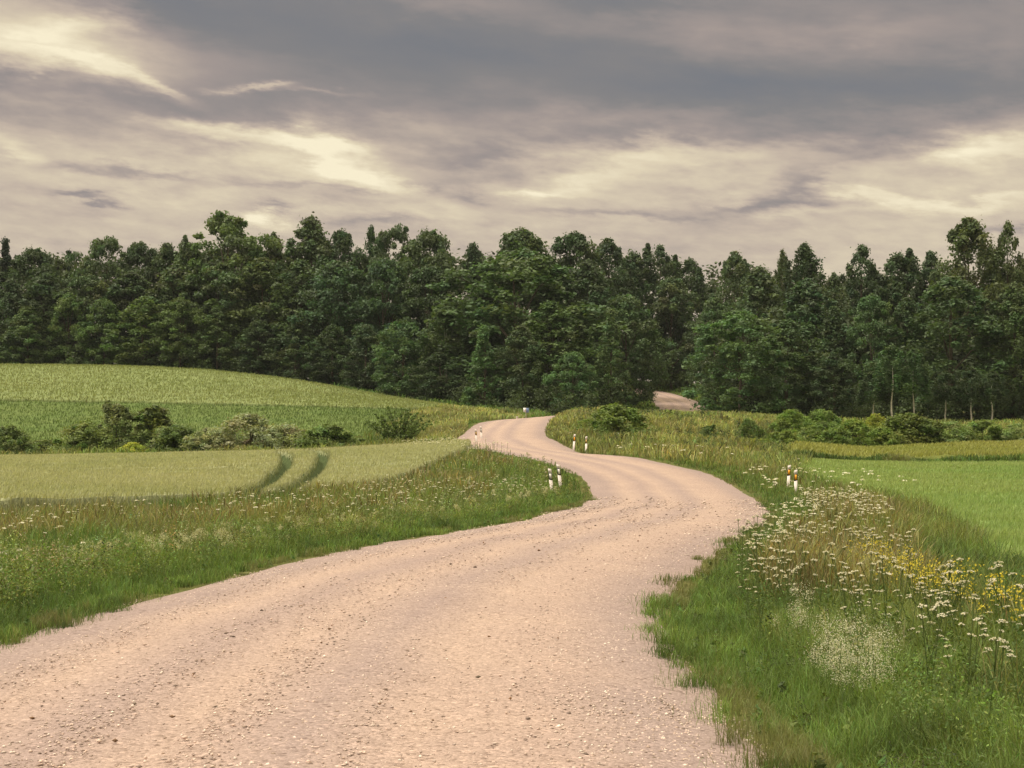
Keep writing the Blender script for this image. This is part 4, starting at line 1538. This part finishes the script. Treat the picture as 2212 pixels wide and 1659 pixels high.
M_STN, _nt, _b, _o = new_mat('loose_stone')
_at = N(_nt, 'ShaderNodeAttribute', attribute_name='tint')
_nt.links.new(_at.outputs['Color'], _b.inputs['Base Color'])
_b.inputs['Roughness'].default_value = .85
_b.inputs['Specular IOR Level'].default_value = .2
pinks = [(.56, .43, .36), (.50, .40, .35), (.62, .50, .42), (.44, .36, .32), (.66, .55, .47), (.40, .31, .25), (.72, .62, .54), (.50, .40, .35), (.30, .235, .20)]
stones('loose_gravel', 60000, 'loose pinkish gravel ridges along the road edges', 601, 6, 60, .004, .017, pinks,
       lambda e, x, d: np.clip(.05 + .9 * np.clip((e + 1.3) / 1.1, 0, 1) + .25 * (np.abs(e + 1.9) < .25), 0, 1))
stones('loose_gravel', 9000, 'small pebbles spread over the driven road surface', 611, 6, 40, .0035, .008, pinks, lambda e, x, d: .5 + 0 * e)
stones('dark_clods', 150, 'dark brown clods and stones scattered on the gravel', 621, 7, 40, .010, .024, [(.16, .10, .06), (.12, .09, .07), (.22, .13, .07), (.2, .16, .12)], lambda e, x, d: .5 + 0 * e)

# ------------------------------------------------------------------ guide posts
def prism(mb, sec, zlo, zhi, C=None):
    """sec: Nx2 outline; zlo, zhi: functions of (x, y)"""
    n = len(sec)
    lo = [(x, y, zlo(x, y)) for x, y in sec]
    hi = [(x, y, zhi(x, y)) for x, y in sec]
    Q = [(i, (i + 1) % n, n + (i + 1) % n, n + i) for i in range(n)]
    T = [(0, i + 1, i) for i in range(1, n - 1)] + [(n, n + i, n + i + 1) for i in range(1, n - 1)]
    mb.add(lo + hi, Q, T, C)


def post_sec(s=1.):
    # front (towards the traffic, -y) slightly rounded, back open and narrower
    return [(-.060 * s, -.030 * s), (-.035 * s, -.046 * s), (.035 * s, -.046 * s), (.060 * s, -.030 * s), (.055 * s, .03 * s), (.03 * s, .05 * s), (-.03 * s, .05 * s), (-.055 * s, .03 * s)]


def guide_post_meshes(slope, refl, refw=.078):
    H = 1.02
    top = lambda x, y: H + slope * x
    mb = MB()
    prism(mb, post_sec(1.), lambda x, y: -.25, lambda x, y: .60 + slope * x)
    prism(mb, post_sec(.985), lambda x, y: .60 + slope * x, lambda x, y: .875 + slope * x)
    prism(mb, post_sec(1.), lambda x, y: .875 + slope * x, lambda x, y: H - .012 + slope * x)
    prism(mb, post_sec(.88), lambda x, y: H - .012 + slope * x, top)
    body = mb.mesh('post_body')
    body.materials.append(M_WHITE)
    mb = MB()
    prism(mb, post_sec(1.035), lambda x, y: .605 + slope * x, lambda x, y: .87 + slope * x)
    band = mb.mesh('post_band')
    band.materials.append(M_BLACK)
    mb = MB()
    s = refw / 2
    prism(mb, [(-s, -.056), (s, -.056), (s, -.044), (-s, -.044)], lambda x, y: .645, lambda x, y: .835)
    ref = mb.mesh('post_reflector')
    ref.materials.append(refl)
    return body, band, ref


GP = {'w': guide_post_meshes(-.32, M_REFW), 'o': guide_post_meshes(.32, M_REFO), 'y': guide_post_meshes(.32, M_REFY), 'a': guide_post_meshes(-.32, M_REFY)}


def guide_post(u, d, kind, tilt, fwd, label, zoff=0., yaw=0.):
    x = X(u, d)
    t = bpy.data.objects.new('guide_post', None)
    t.empty_display_size = .2
    col.objects.link(t)
    t.location = (x, d, float(ground(x, d)) + zoff)
    t.rotation_euler = (fwd, tilt, yaw)
    tag(t, label, 'guide post', 'white guide posts along the road')
    for nm, me in zip(('post_body', 'band', 'reflector'), GP[kind]):
        o = bpy.data.objects.new(nm, me)
        col.objects.link(o)
        o.parent = t
    return t


guide_post(1193, 61.0, 'w', -.10, .0, 'left post of the near pair with black-framed white reflectors, leaning left', -.02, .1)
guide_post(1212, 63.5, 'w', -.12, .0, 'right post of the near pair with black-framed white reflectors, leaning left', .02, .1)
guide_post(1702, 66.5, 'o', .055, .0, 'left and farther of the two posts with orange reflectors by the bend', .06, -.1)
guide_post(1718.5, 63.5, 'o', .01, .0, 'right and nearer of the two posts with orange reflectors by the bend', .0, -.1)
guide_post(1239, 99.0, 'o', .07, .0, 'small far post with an orange reflector under the mound', .03, -.1)
guide_post(1266, 98.0, 'y', .02, .0, 'small far post with a dull amber reflector under the mound', .0, -.1)
guide_post(1030, 113.0, 'a', -.08, .0, 'half-hidden post in the flowers left of the road, brown-framed', -.12, .2)
guide_post(1041, 116.0, 'w', -.08, .0, 'half-hidden grey-framed post right beside the brown-framed one', -.12, .2)

# worn marker stone at the field edge and white stub by the sign
def stub(name, u, d, vtop, w, mat, label, seed, pointed=.5):
    rng = R(seed)
    x = X(u, d)
    z0 = float(ground(x, d))
    H = zv(vtop, d) - z0
    mb = MB()
    P = np.array([(0, 0, -.2), (0, 0, 0), (0, 0, H * .4), (0, 0, H * .75), (0, 0, H * .95), (0, 0, H)])
    r = np.array([1, 1, .95, .82, pointed, .12]) * w / 2
    V, Q = tube(P, r, 8)
    V[:, :2] *= (1 + .1 * rng.normal(size=(len(V), 1)))
    n = len(V)
    mb.add(V, Q, [(n - 8, n - 8 + i, n - 8 + i + 1) for i in range(1, 7)])
    o = link(name, mb.mesh(name, True), mat)
    o.location = (x, d, z0)
    o.rotation_euler = (0, .06, 0)
    return o


tag(stub('marker_stone', 826, 106, 959, .20, M_STONE, '', 701), 'worn pale marker stone at the field edge under the spiky bush', 'marker stone')
tag(stub('marker_post', 1117, 158, 899, .22, M_STONE, '', 702, .8), 'short white stub post left of the blue and white sign', 'marker post')

# milepost sign: two plates set in a V on a pole
d = 161.
x = X(1136.5, d)
z0 = float(ground(x, d))
ht = zv(881, d) - z0
sg = bpy.data.objects.new('kilometre_sign', None)
sg.empty_display_size = .3
col.objects.link(sg)
sg.location = (x, d, z0)
tag(sg, 'small blue and white sign on a thin pole at the road crest', 'sign')
mb = MB()
mb.add(*tube([(0, 0, -.3), (-.01, 0, ht * .5), (.01, 0, ht - .02)], .055, 8))
link('pole', mb.mesh('pole', True), M_POLE, sg)


def plate(name, xa, xb, ya, yb, za, zb, mat, t=.02):
    mb = MB()
    n = unit(np.array([yb - ya, -(xb - xa), 0.]))
    a, b = np.array([xa, ya, za]), np.array([xb, yb, za])
    u_ = np.array([0, 0, zb - za])
    V = [a, b, b + u_, a + u_] + [p - n * t for p in (a, b, b + u_, a + u_)]
    mb.add(V, [(0, 1, 2, 3), (5, 4, 7, 6), (1, 0, 4, 5), (2, 1, 5, 6), (3, 2, 6, 7), (0, 3, 7, 4)])
    return link(name, mb.mesh(name), mat, sg)


plate('sign_plate', -.28, .0, .02, -.07, ht - .44, ht, M_WPLATE)
plate('sign_plate', .005, .28, -.07, .03, ht - .46, ht - .02, M_BLUE)
plate('sign_stripe', -.045, -.004, -.064, -.078, ht - .38, ht - .10, M_RED, .012)

# ------------------------------------------------------------------ world
def build_world():
    w = bpy.data.worlds.new('World')
    scene.world = w
    w.use_nodes = True
    nt = w.node_tree
    nt.nodes.clear()
    L = nt.links.new

    def val(x, s):
        if isinstance(x, (int, float)):
            s.default_value = x
        else:
            L(x, s)

    def mth(op, a, b=0., c=0., clamp=False):
        n = N(nt, 'ShaderNodeMath', operation=op)
        n.use_clamp = clamp
        val(a, n.inputs[0])
        val(b, n.inputs[1])
        val(c, n.inputs[2])
        return n.outputs[0]
    tc = N(nt, 'ShaderNodeTexCoord')
    d = tc.outputs['Generated']
    sp = N(nt, 'ShaderNodeSeparateXYZ')
    L(d, sp.inputs[0])
    x, y, z = sp.outputs
    az = mth('ARCTAN2', x, y)
    el = mth('ARCSINE', z)
    cb = N(nt, 'ShaderNodeCombineXYZ')
    L(mth('MULTIPLY', az, 7.), cb.inputs[0])
    L(mth('MULTIPLY', mth('MULTIPLY_ADD', az, .10, el), 24.), cb.inputs[1])
    cl = cb.outputs[0]                      # position on the cloud deck
    na_ = noise(nt, .75, 9, .55, cl)
    nb_ = noise(nt, 2.1, 10, .66, cl)
    nd_ = noise(nt, 5.5, 9, .62, cl)
    # warped direction
    sw = N(nt, 'ShaderNodeSeparateColor')
    L(na_.outputs['Color'], sw.inputs[0])
    waz = mth('ADD', az, mth('MULTIPLY', mth('SUBTRACT', sw.outputs[0], .5), .075))
    wel = mth('ADD', el, mth('MULTIPLY', mth('SUBTRACT', sw.outputs[1], .5), .026))
    sw2 = N(nt, 'ShaderNodeSeparateColor')
    L(nb_.outputs['Color'], sw2.inputs[0])
    waz = mth('ADD', waz, mth('MULTIPLY', mth('SUBTRACT', sw2.outputs[0], .5), .085))
    wel = mth('ADD', wel, mth('MULTIPLY', mth('SUBTRACT', sw2.outputs[1], .5), .030))
    s = None

    def g(u, v, wu, wv, a, rot=0.):
        nonlocal s
        a0 = math.atan((u - UC) / FPX)
        e0 = math.atan((HV - v) / FPX)
        dx = mth('SUBTRACT', waz, a0)
        dy = mth('SUBTRACT', wel, e0)
        c_, s_ = math.cos(rot), math.sin(rot)
        p = mth('ADD', mth('MULTIPLY', dx, c_), mth('MULTIPLY', dy, s_))
        q = mth('SUBTRACT', mth('MULTIPLY', dy, c_), mth('MULTIPLY', dx, s_))
        p = mth('DIVIDE', p, wu / FPX)
        q = mth('DIVIDE', q, wv / FPX)
        r2 = mth('ADD', mth('MULTIPLY', p, p), mth('MULTIPLY', q, q))
        ex = mth('POWER', 2.718, mth('MULTIPLY', r2, -1.))
        s = mth('MULTIPLY_ADD', ex, a, 0. if s is None else s)
    for f in SKY:
        g(*f)
    # base: brighter towards the horizon inside the low band
    low = N(nt, 'ShaderNodeMapRange')
    low.interpolation_type = 'SMOOTHSTEP'
    L(wel, low.inputs['Value'])
    low.inputs['From Min'].default_value = .208
    low.inputs['From Max'].default_value = .178
    base = mth('MULTIPLY_ADD', low.outputs[0], .34, .265)
    # overhead it is a bright thin overcast
    hi = N(nt, 'ShaderNodeMapRange')
    hi.interpolation_type = 'SMOOTHSTEP'
    L(el, hi.inputs['Value'])
    hi.inputs['From Min'].default_value = .36
    hi.inputs['From Max'].default_value = .75
    base = mth('MULTIPLY_ADD', hi.outputs[0], .55, base)
    s = mth('ADD', s, base)
    amp = mth('MULTIPLY_ADD', low.outputs[0], .6, .4)
    s = mth('ADD', s, mth('MULTIPLY', amp, mth('MULTIPLY', mth('SUBTRACT', na_.outputs['Fac'], .5), .55)))
    s = mth('ADD', s, mth('MULTIPLY', amp, mth('MULTIPLY', mth('SUBTRACT', nb_.outputs['Fac'], .5), .46)))
    s = mth('ADD', s, mth('MULTIPLY', amp, mth('MULTIPLY', mth('SUBTRACT', nd_.outputs['Fac'], .5), .30)))
    s = mth('MULTIPLY', s, 1., clamp=True)
    r = ramp(nt, s, [(0, (.135, .142, .160)), (.20, (.178, .169, .168)), (.38, (.28, .234, .213)), (.55, (.43, .352, .282)), (.76, (.59, .505, .36)), (1, (.76, .68, .49))])
    sky = N(nt, 'ShaderNodeTexSky', sky_type='NISHITA')
    sky.sun_disc = False
    sky.sun_elevation = math.radians(SUN_EL)
    sky.sun_rotation = math.radians(SUN_AZ)
    b1 = N(nt, 'ShaderNodeBackground')
    L(sky.outputs[0], b1.inputs[0])
    b1.inputs[1].default_value = .07
    b2 = N(nt, 'ShaderNodeBackground')
    L(r.outputs[0], b2.inputs[0])
    L(mth('MULTIPLY_ADD', hi.outputs[0], 1.0, .66), b2.inputs[1])
    mx = N(nt, 'ShaderNodeMixShader')
    mx.inputs[0].default_value = .965
    L(b1.outputs[0], mx.inputs[1])
    L(b2.outputs[0], mx.inputs[2])
    o = N(nt, 'ShaderNodeOutputWorld')
    L(mx.outputs[0], o.inputs[0])


# bright and dark parts of the cloud deck: (u, v, width, height, amount, tilt)
SKY = [  # u, v, half width, half height, amount, tilt
    (850, 95, 520, 70, -.17, -.12), (1900, 205, 420, 45, -.16, 0), (1500, 190, 300, 50, -.10, -.05), (1330, 5, 120, 26, -.14, 0), (300, 10, 160, 28, -.12, -.3),
    (420, 135, 200, 45, .10, 0), (1830, 85, 240, 32, .17, 0), (1500, 60, 200, 30, .08, 0), (1010, 20, 130, 24, .08, 0), (2180, 140, 70, 90, .07, 0), (1180, 170, 160, 40, .05, 0),
    (60, 85, 230, 80, .42, -.15), (190, 80, 100, 24, .26, .2), (110, 145, 210, 44, .34, -.1), (230, 168, 120, 22, .24, -.3), (340, 197, 80, 11, .22, -.35),
    (545, 193, 70, 8, .34, .05), (690, 205, 120, 6, .16, -.03),
    (150, 235, 190, 14, .12, -.1), (420, 255, 240, 22, -.10, -.1), (900, 265, 420, 26, .08, -.03), (1250, 300, 360, 26, -.20, -.04), (1850, 300, 340, 34, -.24, 0),
    (480, 291, 120, 15, .32, -.12), (640, 303, 95, 18, .34, -.15), (735, 342, 110, 36, .30, -.5), (820, 388, 110, 24, .22, -.35), (600, 360, 160, 26, .12, -.2), (560, 330, 110, 14, .10, -.1),
    (1010, 330, 130, 16, -.20, 0), (1060, 370, 130, 20, -.10, .1), (905, 415, 40, 18, -.20, -.4), (1000, 430, 60, 14, -.18, -.2),
    (1400, 345, 130, 26, .20, .15), (1560, 350, 90, 30, .18, 0), (1270, 395, 120, 18, .16, .2), (1180, 412, 90, 7, .22, 0), (1600, 410, 140, 16, .10, .2),
    (1720, 400, 110, 22, -.22, .35), (1640, 440, 220, 12, -.18, .05), (1320, 465, 190, 9, -.18, 0),
    (2130, 340, 110, 26, .40, 0), (1930, 350, 110, 20, -.08, 0), (1880, 425, 100, 12, .30, -.1), (2100, 440, 160, 12, .26, 0), (1990, 455, 180, 8, .10, 0),
    (330, 385, 110, 11, -.26, -.05), (190, 385, 90, 9, -.16, -.12), (190, 440, 80, 8, -.30, 0), (60, 350, 60, 18, .18, -.3), (300, 310, 200, 24, -.08, -.1), (600, 455, 55, 9, -.24, 0), (640, 410, 160, 8, -.14, -.05), (1720, 465, 60, 10, .12, 0), (860, 470, 240, 12, .08, 0),
    (575, 485, 38, 20, .42, -.2), (110, 128, 80, 7, -.14, -.1), (60, 190, 140, 9, -.10, 0), (2160, 500, 60, 14, -.2, 0), (820, 490, 160, 8, -.14, 0)]
HAZE = .00008  # density of the haze volume added to soften the wood's darks
SUN_EL, SUN_AZ = 54, 262
build_world()
sd = bpy.data.lights.new('sun', 'SUN')
sd.energy = 1.5
sd.angle = math.radians(14)
sd.color = (1.0, .88, .77)
so = bpy.data.objects.new('sun', sd)
col.objects.link(so)
a_, e_ = math.radians(SUN_AZ), math.radians(SUN_EL)
sv = Vector((math.sin(a_) * math.cos(e_), math.cos(a_) * math.cos(e_), math.sin(e_)))
so.rotation_euler = sv.to_track_quat('Z', 'Y').to_euler()
so.location = sv * 60

if HAZE:
    hz = bpy.data.meshes.new('haze')
    hx, hy0, hy1, h0, h1 = 2700, -500, 4200, -8, 60
    hv_ = [(sx, sy, sz) for sz in (h0, h1) for sy in (hy0, hy1) for sx in (-hx, hx)]
    hz.from_pydata(hv_, [], [(0, 2, 3, 1), (4, 5, 7, 6), (0, 1, 5, 4), (2, 6, 7, 3), (0, 4, 6, 2), (1, 3, 7, 5)])
    ho = bpy.data.objects.new('haze', hz)
    col.objects.link(ho)
    ho['kind'] = 'stuff'
    ho['label'] = 'thin haze added over the fields to lift the dark tones'
    ho['category'] = 'haze'
    hm = bpy.data.materials.new('added_haze')
    hm.use_nodes = True
    nt = hm.node_tree
    nt.nodes.clear()
    vo = N(nt, 'ShaderNodeVolumePrincipled')
    vo.inputs['Color'].default_value = (.86, .93, .95, 1)
    vo.inputs['Density'].default_value = HAZE
    oo = N(nt, 'ShaderNodeOutputMaterial')
    nt.links.new(vo.outputs[0], oo.inputs['Volume'])
    hz.materials.append(hm)
    scene.cycles.volume_bounces = 0

cd = bpy.data.cameras.new('camera')
cd.sensor_width = 36
cd.lens = 36 * FPX / 2212
cd.shift_y = (HV - 829.5) / 2212
cd.clip_end = 8000
cam = bpy.data.objects.new('camera', cd)
col.objects.link(cam)
cam.location = (0, 0, EYE)
cam.rotation_euler = (math.pi / 2, 0, 0)
scene.camera = cam
scene.view_settings.view_transform = 'Standard'
scene.view_settings.look = 'None'
scene.view_settings.exposure = .95
scene.view_settings.gamma = 1
scene.render.film_transparent = False
scene.cycles.max_bounces = 6
scene.cycles.diffuse_bounces = 4
scene.cycles.transmission_bounces = 3
